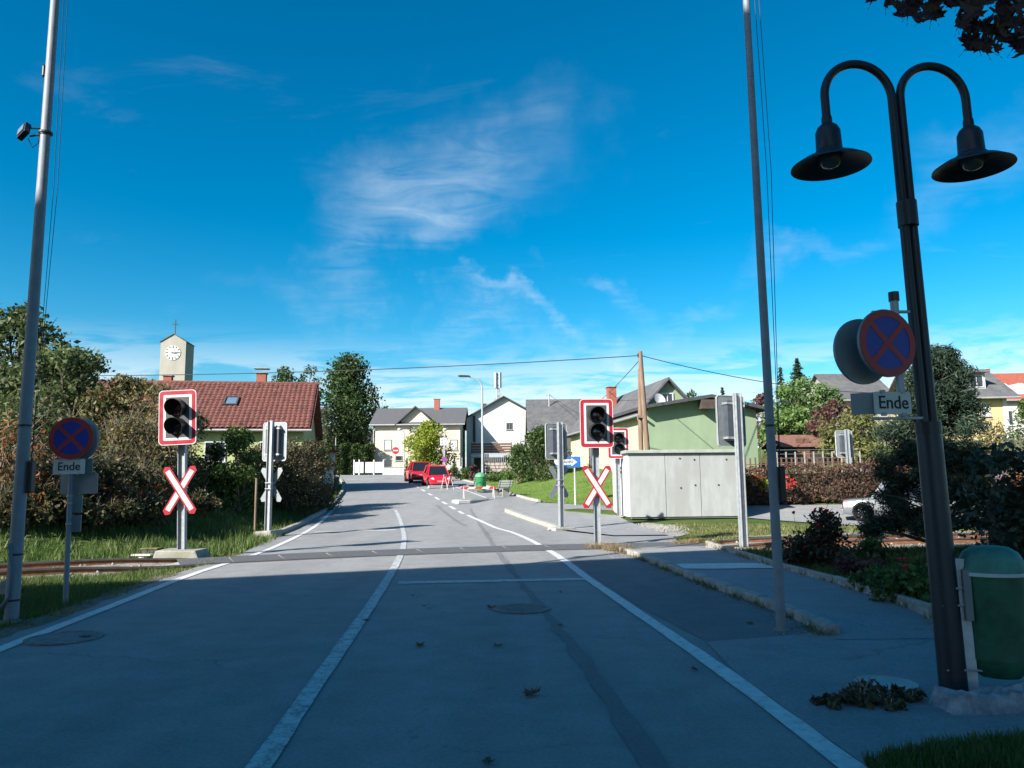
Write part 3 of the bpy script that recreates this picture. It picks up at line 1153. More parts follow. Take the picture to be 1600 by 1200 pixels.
grass('trackside_grass', 'low dry grass strip along the rails before the hut', lambda x, y: tdist(x, y) > 1.3 and y > y_tr(x) and x > 5.0 + max(0, 23 - y) * .25 and y < 27.5 - (0 if x < 8.5 else (x - 8.5) * .55), (4.8, 16, 20, 28.5), 16000, .03, .10, leafmat('dry grass blades', [(.07, .11, .02), (.12, .15, .04), (.20, .18, .08), (.26, .22, .12)], .35), .010)
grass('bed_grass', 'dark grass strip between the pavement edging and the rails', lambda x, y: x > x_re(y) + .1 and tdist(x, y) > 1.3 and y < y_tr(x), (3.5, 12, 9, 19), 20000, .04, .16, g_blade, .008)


# ================================================================== BUILDINGS
def plaster(name, c):
    return M(name, tuple(x * .62 for x in c), .9, .07, 1.2, bump=.12, bscale=40, stretch=(1, 1, .45), c3=tuple(x * .545 for x in c))


roof_grey = M('grey roof sheet', (.085, .085, .09), .8, .15, 2.5, bump=.2, stretch=(1, 8, 8))
roof_slate = M('grey fibre slates', (.085, .085, .09), .85, .2, 3, bump=.3, bscale=14, c3=(.11, .11, .105))
roof_dark = M('dark roof', (.05, .052, .06), .7, .2, 3, bump=.2)
tile_m = M('red clay tiles', (.125, .042, .034), .85, .3, 7, c2=(.18, .068, .052), c3=(.09, .036, .03), bump=.15)
brick_m = M('chimney brick', (.26, .085, .06), .9, .22, 9, bump=.3)
gutter_m = M('zinc gutter', (.35, .35, .35), .5, .1, 4, metal=.4)
fascia_m = M('dark eaves board', (.06, .045, .038), .8, .2, 4)


def window(parent, face, dims, u, z, w, hh, frame=None, pane=None, bars=1, sill=True, shutter=False):
    """frame, pane and sill set on the front, left or right wall of a house body"""
    W_, D_ = dims
    frame = frame or white_p
    pane = pane or glass_d
    if face == 'front':
        loc, rz = (u, 0, z), 0
    elif face == 'left':
        loc, rz = (0, D_ - u, z), -math.pi / 2
    else:
        loc, rz = (W_, u, z), math.pi / 2
    t = .07
    o1 = [(-w / 2, -hh / 2), (w / 2, -hh / 2), (w / 2, hh / 2), (-w / 2, hh / 2)]
    i1 = [(-w / 2 + t, -hh / 2 + t), (w / 2 - t, -hh / 2 + t), (w / 2 - t, hh / 2 - t), (-w / 2 + t, hh / 2 - t)]
    mb = MB().ring(o1, i1, -.06, -.002)
    for k in range(1, bars):
        mb.box((-w / 2 + k * w / bars, -.03, 0), (.05, .05, hh - 2 * t))
    f = mb.build('window', frame, parent, loc=loc, rot=(0, 0, rz))
    MB().box((0, -.012, 0), (w - 2 * t + .01, .02, hh - 2 * t + .01)).build('pane', pane, f)
    if sill:
        MB().box((0, -.07, -hh / 2 - .03), (w + .12, .14, .05)).build('sill', gutter_m, f)
    return f


def gable_house(name, label, loc, rz, w, d, eave, ridge, axis, wallm, roofm, oh=.4, t=.14, wins=(), cat='house', gutter=True, ox=None, roof=True):
    root = thing(name, label, cat, loc, rz)
    mb = MB()
    if axis == 'y':
        mb.prism([(0, -.6), (w, -.6), (w, eave), (w / 2, ridge), (0, eave)], 0, d, 'xz')
        s = (ridge - eave) / (w / 2)
        prof = [(-oh, eave - oh * s), (w / 2, ridge), (w + oh, eave - oh * s), (w + oh, eave - oh * s + t), (w / 2, ridge + t), (-oh, eave - oh * s + t)]
        rb = MB()
        for a, b in ((0, 1), (1, 2)):
            pa, pb = prof[a], prof[b]
            rb.prism([(pa[0], pa[1] + .02), (pb[0], pb[1] + .02), (pb[0], pb[1] + t), (pa[0], pa[1] + t)], -(ox or oh), d + (ox or oh), 'xz')
    else:
        mb.prism([(0, -.6), (d, -.6), (d, eave), (d / 2, ridge), (0, eave)], 0, w, 'yz')
        s = (ridge - eave) / (d / 2)
        rb = MB()
        for (ya, za, yb, zb) in ((-oh, eave - oh * s, d / 2, ridge), (d / 2, ridge, d + oh, eave - oh * s)):
            rb.prism([(ya, za + .02), (yb, zb + .02), (yb, zb + t), (ya, za + t)], -(ox or oh), w + (ox or oh), 'yz')
    mb.build('wall', wallm, root)
    rf = rb.build('roof', roofm, root) if roof else None
    if gutter and roof:
        if axis == 'x':
            MB().tube([(-(ox or oh), -oh - .06, eave - oh * s + .06), (w + (ox or oh), -oh - .06, eave - oh * s + .06)], .07, 8).build('gutter', gutter_m, rf)
        else:
            MB().tube([(-oh - .06, -(ox or oh), eave - oh * s + .06), (-oh - .06, d + (ox or oh), eave - oh * s + .06)], .07, 8).build('gutter', gutter_m, rf)
    for wn in wins:
        window(root, wn[0], (w, d), *wn[1:5], **(wn[5] if len(wn) > 5 else {}))
    return root, rf


def chimney(parent, loc, w, hh, mat=None, cap=True):
    c = MB().box((loc[0], loc[1], loc[2] + hh / 2), (w, w, hh)).build('chimney', mat or brick_m, parent)
    if cap:
        MB().box((loc[0], loc[1], loc[2] + hh + .04), (w + .14, w + .14, .07)).build('chimney_cap', concrete, c)
    return c


# ---- house with the red tiled roof behind the bank
p = W(474, 690, 46)
gz = 2.0
rz = R(10)
wL, dL, ev, rg = 13.5, 9.0, 3.0, 5.95
org = Vector((p.x, p.y, gz)) - rotm(0, 0, rz) @ Vector((wL, 0, 0))
lime = plaster('lime green plaster', (.50, .56, .26))
hs_, rf_ = gable_house('tiled_house', 'lime house with red tiled roof and skylight behind the grass bank', org, rz, wL, dL, ev, rg, 'x', lime, tile_m, oh=.5, gutter=True, roof=True,
                       wins=[('front', wL - 1.9, 1.5, 1.2, 1.2, {'bars': 2}), ('front', wL - 5, 1.5, 1.2, 1.2, {'bars': 2}), ('front', 2.5, 1.4, 1.3, 1.2, {'bars': 2})])
# interlocking tiles: rolls across, steps down the slope, one joined covering
sl_len = math.hypot(dL / 2 + .5, (rg - ev) * (dL / 2 + .5) / (dL / 2))
slope = math.atan2(rg - ev, dL / 2)
cols, rows = int((wL + 1.0) / .30), int(sl_len / .34)
V, F = [], []
prof = [(0, .0), (.07, .035), (.15, .05), (.22, .03)]
nx = cols * 4 + 1
for r in range(rows + 1):
    for e in (0, 1):
        if (r == 0 and e == 0) or (r == rows and e == 1):
            continue
        v = r * .34 * sl_len / (rows * .34)
        lift = .0 if e == 0 else .035
        for i in range(nx):
            x = (i // 4) * .30 + prof[i % 4][0]
            V.append((x - .5, v, .05 + prof[i % 4][1] + lift + .004 * math.sin(i * 7.1 + r * 3.3)))
nr = 2 * rows
F = [(j * nx + i, j * nx + i + 1, (j + 1) * nx + i + 1, (j + 1) * nx + i) for j in range(nr - 1) for i in range(nx - 1)]
rot = rotm(slope, 0, 0)
off = Vector((0, -.5, ev - .5 * math.tan(slope) + .14))
tl = MB().add([rot @ Vector(v) + off for v in V], F).build('tile_covering', tile_m, rf_)
tl['kind'] = 'stuff'
MB().tube([(-.5, dL / 2, rg + .2), (wL + .5, dL / 2, rg + .2)], .11, 8).build('ridge_tiles', tile_m, rf_)


def on_slope(x, v, up=0.):
    return rot @ Vector((x, v, .05 + up)) + off


sk = MB()
sk.ring([(-.42, -.55), (.42, -.55), (.42, .55), (-.42, .55)], [(-.33, -.46), (.33, -.46), (.33, .46), (-.33, .46)], -.16, .05)
xs_ = wL - 4.6
skl = sk.build('skylight', fascia_m, hs_, loc=on_slope(xs_, sl_len * .55), rot=(slope - math.pi / 2, 0, 0))
MB().box((0, -.09, 0), (.68, .02, .94)).build('pane', M('skylight glass', (.10, .16, .24), .05, .1, 2, spec=1.), skl)
for i in range(9):
    q = on_slope(wL - 1.0 - i * 1.15, sl_len * .90, .05)
    MB().prism([(-.13, 0), (.13, 0), (0, .16)], -.05, .05, 'xz').build('snow_guard', tile_m, rf_, loc=q, rot=(0, 0, 0))
c_ = chimney(hs_, (wL - 3.2, dL / 2 + .3, rg - .1), .6, .95)
MB().box((wL - 3.2, dL / 2 + .3, rg + 1.2), (.95, .8, .05)).build('rain_cover', gutter_m, c_)
chimney(hs_, (wL - 9.0, dL / 2 + .3, rg - .1), .5, .7)

# ---- church tower
p = W(248, 600, 123)
sc = 123 / 1200.
th = R(5)
tw_w = 39 * sc
zb = 3.0
e_h = W(250, 534, 123).z - zb
r_h = W(268, 522, 123).z - zb
cream_t = plaster('cream tower plaster', (.50, .475, .415))
tow, trf = gable_house('church_tower', 'pale church tower with clock face and cross above the trees', (p.x, p.y, zb), th, tw_w, tw_w, e_h, r_h, 'y', cream_t, roof_grey, oh=.15, t=.12, gutter=False, cat='tower')
cz = W(268, 551, 123).z - zb
cl = MB().cyl((0, 0, 0), (0, -.06, 0), 1.22, n=40).build('clock_face', white_p, tow, loc=(tw_w / 2, -.02, cz))
for k in range(12):
    a = k * math.pi / 6
    L = .42 if k % 3 == 0 else .28
    MB().box((0, 0, 0), (.13, .02, L)).build('hour_mark', ink, cl, loc=(math.sin(a) * (1.15 - L / 2), -.075, math.cos(a) * (1.15 - L / 2)), rot=(0, a, 0))
for L, w_, a in ((.62, .17, R(100)), (.98, .11, R(86))):
    MB().prism([(-w_ / 2, -.2), (w_ / 2, -.2), (w_ * .2, L), (-w_ * .2, L)], -.012, .012, 'xz').build('clock_hand', ink, cl, loc=(0, -.10 - w_ * .1, 0), rot=(0, a, 0))
mb = MB()
mb.box((tw_w / 2, .6, r_h + 1.3), (.12, .1, 2.6)).box((tw_w / 2, .6, r_h + 1.8), (1.0, .094, .12))
mb.build('cross', dark_metal, tow)
window(tow, 'front', (tw_w, tw_w), tw_w * .47, cz - 4.6, .35, .6, frame=gutter_m, sill=False)
for z_ in (cz - 7.5, cz - 10.5):
    window(tow, 'front', (tw_w, tw_w), tw_w * .5, z_, .5, .9, frame=gutter_m, sill=False)

# ---- cream house with cross gable
Zc = 85.
p0, p1 = W(585, 730, Zc), W(719, 730, Zc)
gz = hr(Zc) - .1
wC = p1.x - p0.x
ev, rg = W(600, 662, Zc).z - gz, W(600, 640, Zc + 4.5).z - gz
peach = plaster('pale peach plaster', (.80, .70, .56))
fr = M('grey window frame', (.16, .16, .16), .6)
ch, crf = gable_house('cream_house', 'cream house with dark roof and small front gable behind the red cars', (p0.x, Zc, gz), 0, wC, 9, ev, rg, 'x', peach, roof_grey, oh=.55,
                      wins=[('front', W(606, 695, Zc).x - p0.x, W(606, 695, Zc).z - gz, .85, 1.15, {'frame': fr, 'pane': glass_l}), ('front', W(623, 716, Zc).x - p0.x, W(623, 716, Zc).z - gz, .8, .55, {'frame': fr}),
                            ('front', W(709, 695, Zc).x - p0.x, W(709, 695, Zc).z - gz, .85, 1.15, {'frame': fr, 'pane': glass_l})])
gx = W(650, 660, Zc).x - p0.x
gr = W(650, 637, Zc).z - gz
mb = MB().prism([(gx - 1.6, ev - 2.2), (gx + 1.6, ev - 2.2), (gx + 1.6, ev + .3), (gx, gr), (gx - 1.6, ev + .3)], -.12, 3.6, 'xz')
gw = mb.build('gable_wall', peach, ch)
window(gw, 'front', (wC, 9), gx, ev - .35, 1.15, 1.0, frame=fr, pane=glass_l)
gw.children[-1].location.y = -.122
sg = (gr - ev - .3) / 1.6
rb = MB()
for s in (-1, 1):
    rb.prism([(gx + s * 2.25, gr - 2.25 * sg + .02), (gx, gr + .02), (gx, gr + .16), (gx + s * 2.25, gr - 2.25 * sg + .16)], -.7, 4.4, 'xz')
rb.build('gable_roof', roof_dark, gw)
chimney(ch, (W(677, 640, Zc).x - p0.x, 4.2, rg - .4), .62, 1.5)
MB().tube([(-.1, -.5, ev - .3), (-.12, -.1, ev - .7), (-.12, -.1, 0)], .05, 8).build('downpipe', gutter_m, ch)
MB().tube([(gx - .1, 4.4, rg), (gx - .1, 4.4, rg + 1.0)], .02, 6).build('aerial', galv, ch)

# ---- white gable house with wooden balcony
Zw = 90.
p0 = W(729, 730, Zw)
gz = hr(Zw) - .1
ap = W(787, 621, Zw)
wW = 2 * (ap.x - p0.x)
ev, rg = W(731, 654, Zw).z - gz, ap.z - gz
whitew = plaster('white plaster', (.80, .80, .78))
wh, wrf = gable_house('white_house', 'white gabled house with brown plank balcony beside the cream house', (p0.x, Zw, gz), 0, wW, 10, ev, rg, 'y', whitew, roof_dark, oh=.6, t=.16,
                      wins=[('front', W(796, 666, Zw).x - p0.x, W(796, 666, Zw).z - gz, .75, .85, {'bars': 2, 'pane': glass_d, 'frame': fr})])
MB().box((W(741, 670, Zw).x - p0.x, -.18, (W(741, 650, Zw).z + W(741, 694, Zw).z) / 2 - gz), (.28, .3, W(741, 650, Zw).z - W(741, 694, Zw).z)).build('flue', dark_metal, wh)
bx0, bx1 = W(736, 700, Zw - 2).x - p0.x, W(800, 700, Zw - 2).x - p0.x
bz0, bz1 = W(736, 708, Zw - 2).z - gz, W(736, 692, Zw - 2).z - gz
bal = MB().box(((bx0 + bx1) / 2, -1.0, bz0 - .28), (bx1 - bx0, 2.0, .42)).build('balcony', M('pale slab edge', (.3, .34, .37), .8), wh)
for k in range(4):
    MB().box(((bx0 + bx1) / 2, -2.02, bz0 + .12 + k * (bz1 - bz0) / 4), (bx1 - bx0, .04, (bz1 - bz0) / 4 - .07)).build('plank', wood_b, bal)
for k in range(3):
    MB().box((bx0 + .06 + k * (bx1 - bx0 - .12) / 2, -1.96, bz0 / 2 + bz1 / 2 - .1), (.09, .07, bz1 - bz0 + .3)).build('post', wood_b, bal)
MB().box(((bx0 + bx1) / 2, -2.02, bz1 + .04), (bx1 - bx0 + .1, .1, .06)).build('handrail', gutter_m, bal)
MB().box(((bx0 + bx1) / 2 + .1, -.2, (bz0 - .5) / 2 - .3), (bx1 - bx0 - .5, .5, bz0 + .1)).build('garage_opening', M('painted opening shade', (.06, .065, .07), .8), wh)  # solid dark box, the shade inside the opening given as its colour
for k in (0, 1):
    MB().box((bx0 + .15 + k * (bx1 - bx0 - .3), -1.85, (bz0 - .5) / 2 - .3), (.25, .25, bz0 + .1)).build('pillar', whitew, wh)
chimney(wh, (wW * .22, 4, ev + .5), .5, 1.6, mat=roof_dark)
# mobile phone mast
mast_p = W(778, 620, 104)
ms = thing('radio_mast', 'slim white mobile radio mast rising behind the white gabled house', 'mast', (mast_p.x, 104, hr(104)))
topz = W(778, 583, 104).z - hr(104)
lat = MB()
for k in range(3):
    a = k * 2.094
    lat.tube([(.28 * math.cos(a), .28 * math.sin(a), 0), (.14 * math.cos(a), .14 * math.sin(a), topz)], .09, 6)
for i in range(28):
    z0_, z1_ = topz * i / 28, topz * (i + 1) / 28
    a = i * 2.094
    r0, r1 = .28 - .14 * i / 28, .28 - .14 * (i + 1) / 28
    lat.tube([(r0 * math.cos(a), r0 * math.sin(a), z0_), (r1 * math.cos(a + 2.094), r1 * math.sin(a + 2.094), z1_)], .05, 4)
lat.build('lattice', galv, ms)
for a in (-2.2, -.9, .9):
    MB().box((.42 * math.sin(a), -.42 * math.cos(a), topz - 1.0), (.34, .18, 2.1), rotm(0, 0, a)).build('antenna_panel', white_p, ms)
for k, z_ in enumerate((2.9, 3.7, 4.3)):
    MB().cyl((.3 - .6 * (k % 2), -.3, topz - z_), (.3 - .6 * (k % 2), -.45, topz - z_), .22, n=12).build('dish', galv, ms)

# ---- grey barn
Zb = 66.
p0, p1 = W(831, 690, Zb), W(965, 690, Zb)
gz = 2.6
wB = p1.x - p0.x
rg, ev = W(840, 626, Zb + 4).z - gz, W(840, 672, Zb).z - gz
bn, brf = gable_house('grey_barn', 'barn with wide grey slate roof behind the dense green shrub', (p0.x, Zb, gz), R(0), wB, 8.5, ev, rg, 'x', M('dark barn boards', (.10, .085, .07), .9, .3, 4, stretch=(8, 8, .5), bump=.3), roof_slate, oh=.4)
bq = W(858, 632, Zb + 3.2)
br = MB().tube([(bq.x - p0.x, 3.2, bq.z - gz - .2), (bq.x - p0.x, 3.2, bq.z - gz + 1.0)], .05, 8)
br.tube([(bq.x - p0.x - .3, 3.2, bq.z - gz + .85), (bq.x - p0.x + .3, 3.2, bq.z - gz + .8)], .03, 6).build('wire_bracket', galv, bn)
BRACKET = Vector((bq.x, Zb + 3.2, bq.z + .9))

# ---- green hall: low gabled front, long pale side wall, steep narrow roof on the left
Zh = 42.
green_p = plaster('green plaster', (.34, .45, .29))
lit_side_p = plaster('sunlit pale yellow plaster', (.66, .68, .46))  # side wall paler and yellower than the front, its sunlight painted in
c0 = W(1016, 730, Zh)
c1 = W(1196, 730, Zh)
gz = 1.55
hw = c1.x - c0.x
eL, eA, eR = W(1016, 637, Zh).z - gz, W(1110, 622, Zh).z - gz, W(1196, 638, Zh).z - gz
hall = thing('green_hall', 'green plastered hall with low gable and steep side roof behind the concrete hut', 'building', (c0.x, Zh, gz), R(8.5))
ax = W(1110, 630, Zh).x - c0.x
MB().prism([(0, -1), (hw, -1), (hw, eR), (ax, eA), (0, eL)], 0, 12, 'xz').build('wall', green_p, hall)
MB().box((hw / 2, -.03, .1), (hw - .02, .06, 1.1)).build('plinth', M('ochre plinth', (.30, .27, .18), .9), hall)
rb = MB()
rb.prism([(-.55, eL - .12), (ax, eA + .02), (ax, eA + .2), (-.55, eL + .06)], -.7, 12.4, 'xz')
rb.prism([(ax, eA + .02), (hw + .5, eR - .1), (hw + .5, eR + .08), (ax, eA + .2)], -.7, 12.4, 'xz')
hrf = rb.build('roof', roof_dark, hall)
MB().box((ax - .25, -.5, eA - .35), (.75, .5, .5)).build('beam_box', fascia_m, hrf)
# long pale side wing
Lw = 19.
ew = eL + .05
mb = MB().prism([(-.06, -1.), (3.1, -1.), (3.1, ew), (1.52, ew + 1.62), (-.06, ew)], 1.2, Lw, 'xz')
wing = mb.build('side_wing', [lit_side_p, green_p], hall)
MB().prism([(-.05, eL - .3), (3.09, eL - .3), (3.09, ew), (1.52, ew + 1.60), (-.05, ew)], 1.17, 1.21, 'xz').build('gable_front', green_p, wing)
MB().box((-.04, .6, eL / 2 - .55), (.05, 1.2, eL + .8)).build('side_wall', lit_side_p, wing)
rb = MB()
rb.prism([(-.50, ew - .52), (1.52, ew + 1.64), (1.52, ew + 1.78), (-.50, ew - .38)], .75, Lw + .3, 'xz')
rb.prism([(1.52, ew + 1.64), (3.5, ew - .46), (3.5, ew - .32), (1.52, ew + 1.78)], .75, Lw + .3, 'xz')
wrf_ = rb.build('wing_roof', roof_slate, wing)
MB().tube([(-.56, -.6, ew - .45), (-.56, Lw + .3, ew - .47)], .07, 8).build('gutter', gutter_m, wrf_)
for yy in (.25, 9.):
    MB().tube([(-.55, yy, ew - .5), (-.5, yy, ew - .75), (-.16, yy, ew - .95), (-.16, yy, ew - 1.25)], .045, 8).build('downpipe', gutter_m, wrf_)
wn = window(wing, 'front', (3, 3), 1.52, ew + .55, .72, .74, bars=2, sill=True)
wn.location.y = 1.166
chimney(wing, (.55, 9.2, ew + .45), .55, 1.75)
wd = window(wing, 'left', (3, Lw), 6.5, 1.6, 1.2, 1.6, frame=fr, bars=2)
wd.location.x = -.065
dish = MB()
dish.lathe([(.02, 0), (.2, .03), (.36, .1), (.37, .11), (.2, .05), (.0, .02)], 24, rot=rotm(R(68), 0, R(20)))
dish.tube([(0, 0, 0), (0, .35, -.12), (0, .5, -.35)], .02, 6)
dp = W(1022, 633, Zh)
dh = dish.build('satellite_dish', white_p, hall, smooth=50, loc=(.72, .3, eL + .45))

# ---- concrete hut
c0, c1 = G(985, 812), G(1153, 808)
hz = hr(c0.y) + .03
hw = (c1 - c0).length
hh = W(985, 708, c0.y).z - hz
hut = thing('concrete_hut', 'low white concrete technical hut with letter F beside the crossing', 'hut', (c0.x, c0.y, hz), math.atan2(c1.y - c0.y, c1.x - c0.x) * .3)
MB().box((hw / 2, 1.7, hh / 2), (hw - .08, 3.3, hh)).build('wall', hut_conc, hut)
n = 4
edges = [0, hw * .325, hw * .64, hw]
for a, b in zip(edges, edges[1:]):
    MB().box(((a + b) / 2, .02, hh / 2 + .02), (b - a - .018, .07, hh - .08)).build('wall_panel', hut_conc, hut, bevel=.008)
MB().box((-.0, 1.7, hh / 2 + .02), (.07, 3.3, hh - .08)).build('wall_panel', M('sunlit hut concrete', (.46, .46, .45), .8, .05), hut, bevel=.008)  # left face whiter than the front: stronger sunlight put into its colour
MB().box((hw / 2, 1.7, hh + .05), (hw + .3, 3.7, .12)).build('roof_slab', M('pale roof slab', (.26, .28, .25), .8, .12), hut, bevel=.015)
for u, z_ in ((.46, .91), (.59, .89), (.88, .89), (.46, .46), (.59, .5), (.8, .5)):
    MB().cyl((hw * u, -.018, hh * z_), (hw * u, -.03, hh * z_), .035, n=10).build('bolt_cap', dark_metal, hut)
text('F', .62, hut, (-.038, 1.55, hh * .70), ink, -math.pi / 2, bold=.01)
MB().box((-.05, 1.9, hh * .36), (.02, .10, .16)).build('lock_plate', gutter_m, hut)
MB().box((-.04, 3.1, hh / 2), (.03, .5, hh - .2)).build('door_edge', M('grey door edge', (.45, .46, .46), .6), hut)

# ---- houses on the right
Zy = 58.
p0, p1 = W(1455, 640, Zy), W(1566, 640, Zy)
gz = 3.4
wY = p1.x - p0.x
ev = W(1520, 617, Zy).z - gz
yel = plaster('yellow plaster', (.74, .60, .30))
yh, yrf = gable_house('yellow_house', 'yellow house with grey roof and white dormer behind the dark pine', (p0.x, Zy, gz), R(-6), wY, 8, ev, ev + 2.3, 'x', yel, roof_slate, oh=.7,
                      wins=[('front', W(1534, 640, Zy).x - p0.x, W(1534, 641, Zy).z - gz, .75, 1.0, {'pane': glass_l, 'bars': 2}), ('front', W(1490, 640, Zy).x - p0.x, W(1490, 641, Zy).z - gz, .75, 1.0, {'bars': 2})])
dq = W(1513, 597, Zy + 1)
dm = MB().box((dq.x - p0.x, 1.9, dq.z - gz - .1), (1.5, 2.6, 1.5)).build('dormer', plaster('pale dormer boards', (.55, .62, .62)), yh)
MB().box((dq.x - p0.x, 1.75, dq.z - gz + .72), (1.9, 3.2, .09), rotm(R(3), 0, 0)).build('dormer_roof', roof_slate, dm)
wn = window(dm, 'front', (1, 1), dq.x - p0.x + .1, dq.z - gz - .05, 1.0, .95, bars=2, sill=False)
wn.location.y = .59
MB().box((wY - .12, -.03, ev / 2), (.3, .06, ev - .05)).build('corner_band', white_p, yh)
# red roofed villa, far right
Zv = 76.
p0 = W(1540, 640, Zv)
gz = 3.6
ev = W(1580, 622, Zv).z - gz
rg = W(1580, 586, Zv + 4).z - gz
vl, vrf = gable_house('red_roof_villa', 'pale villa with broad red roof and round dormers at the far right', (p0.x, Zv, gz), R(-4), 14, 8, ev, rg, 'x', plaster('pale grey plaster', (.62, .60, .60)), M('smooth red roof', (.25, .07, .045), .75, .15, 4, bump=.2), oh=.5,
                      wins=[('front', 2.1, ev - 2., .9, 1.5, {'bars': 2}), ('front', 4.3, ev - 2., .9, 1.5, {'bars': 2}), ('front', 6.5, ev - 2., .9, 1.5, {'bars': 2})])
for px_ in (1562, 1588):
    q = W(px_, 612, Zv + .8)
    dm = MB().prism([(-.62, -.9)] + [(.62 * math.cos(a), .55 * math.sin(a) + .25) for a in [math.pi - k * math.pi / 10 for k in range(11)]] + [(.62, -.9)], 0, 2.2, 'xz').build('round_dormer', white_p, vl, loc=(q.x - p0.x, .4, q.z - gz))
    window(dm, 'front', (1, 1), 0, -.1, .62, .95, bars=2, sill=False, pane=glass_l)
chimney(vl, (W(1575, 585, Zv).x - p0.x, 4.2, rg - .2), .6, .8)
# house with plain grey roof behind the road sign
Zg = 66.
p0, p1 = W(1312, 640, Zg), W(1400, 640, Zg)
gz = 3.2
gable_house('grey_roof_house', 'house with plain grey roof half hidden behind the round road sign', (p0.x, Zg, gz), R(4), p1.x - p0.x, 7, W(1350, 622, Zg).z - gz, W(1350, 586, Zg + 3.5).z - gz, 'x', plaster('grey plaster', (.4, .4, .38)), roof_slate, oh=.4, wins=[('front', 1.6, 2.2, 1., 1.2, {'bars': 2})])
# garden shed
Zs = 46.
p0, p1 = W(1226, 712, Zs), W(1284, 712, Zs)
gz = h((p0.x + p1.x) / 2, Zs) - .1
sh, _ = gable_house('garden_shed', 'dark garden shed with brown roof under the pale green trees', (p0.x, Zs, gz), 0, p1.x - p0.x, 3, W(1250, 696, Zs).z - gz, W(1250, 683, Zs + 1.5).z - gz, 'x', M('dark shed boards', (.03, .025, .02), .9, .3, 4), M('brown shed roof', (.16, .08, .06), .85, .2, 4, bump=.3), oh=.3, gutter=False, cat='shed')
MB().box(((p1.x - p0.x) / 2, -.03, .9), (.8, .04, 1.8)).build('door', wood_b, sh)
# little house behind the big tree
Zl = 110.
p0 = W(562, 690, Zl)
gz = hr(Zl)
gable_house('small_far_house', 'tiny distant house with grey roof beside the big green tree', (p0.x, Zl, gz), R(20), 5, 6, W(570, 690, Zl).z - gz, W(570, 674, Zl).z - gz, 'x', plaster('pink plaster', (.6, .45, .38)), roof_dark, oh=.4, wins=[('front', 2.2, 1.5, 1, 1.1)])
# railway building behind the viewer whose shadow covers the foreground
e_dir = Vector((12.4, 4.5, 0)).normalized()
nrm = Vector((-e_dir.y, e_dir.x, 0))
EH = 14.
tr = Vector((-sun_dir.x, -sun_dir.y, 0)) / math.tan(SUN_EL) / math.cos(SUN_EL)
edge = Vector((4.2, 16.8, 0)) - tr * EH
a0 = edge + e_dir * 5.6
st_o = a0 - e_dir * 40 - nrm * 13
st, _ = gable_house('station_building', 'tall pale station building behind and left of the viewer', (st_o.x, st_o.y, 0), math.atan2(e_dir.y, e_dir.x), 40, 13 - .5, EH - .3, EH + 1.0, 'x', plaster('ochre plaster', (.55, .45, .28)), roof_slate, oh=.5, cat='building', wins=[('right', 4, 3, 1.2, 1.8, {'bars': 2}), ('right', 8, 3, 1.2, 1.8, {'bars': 2})])


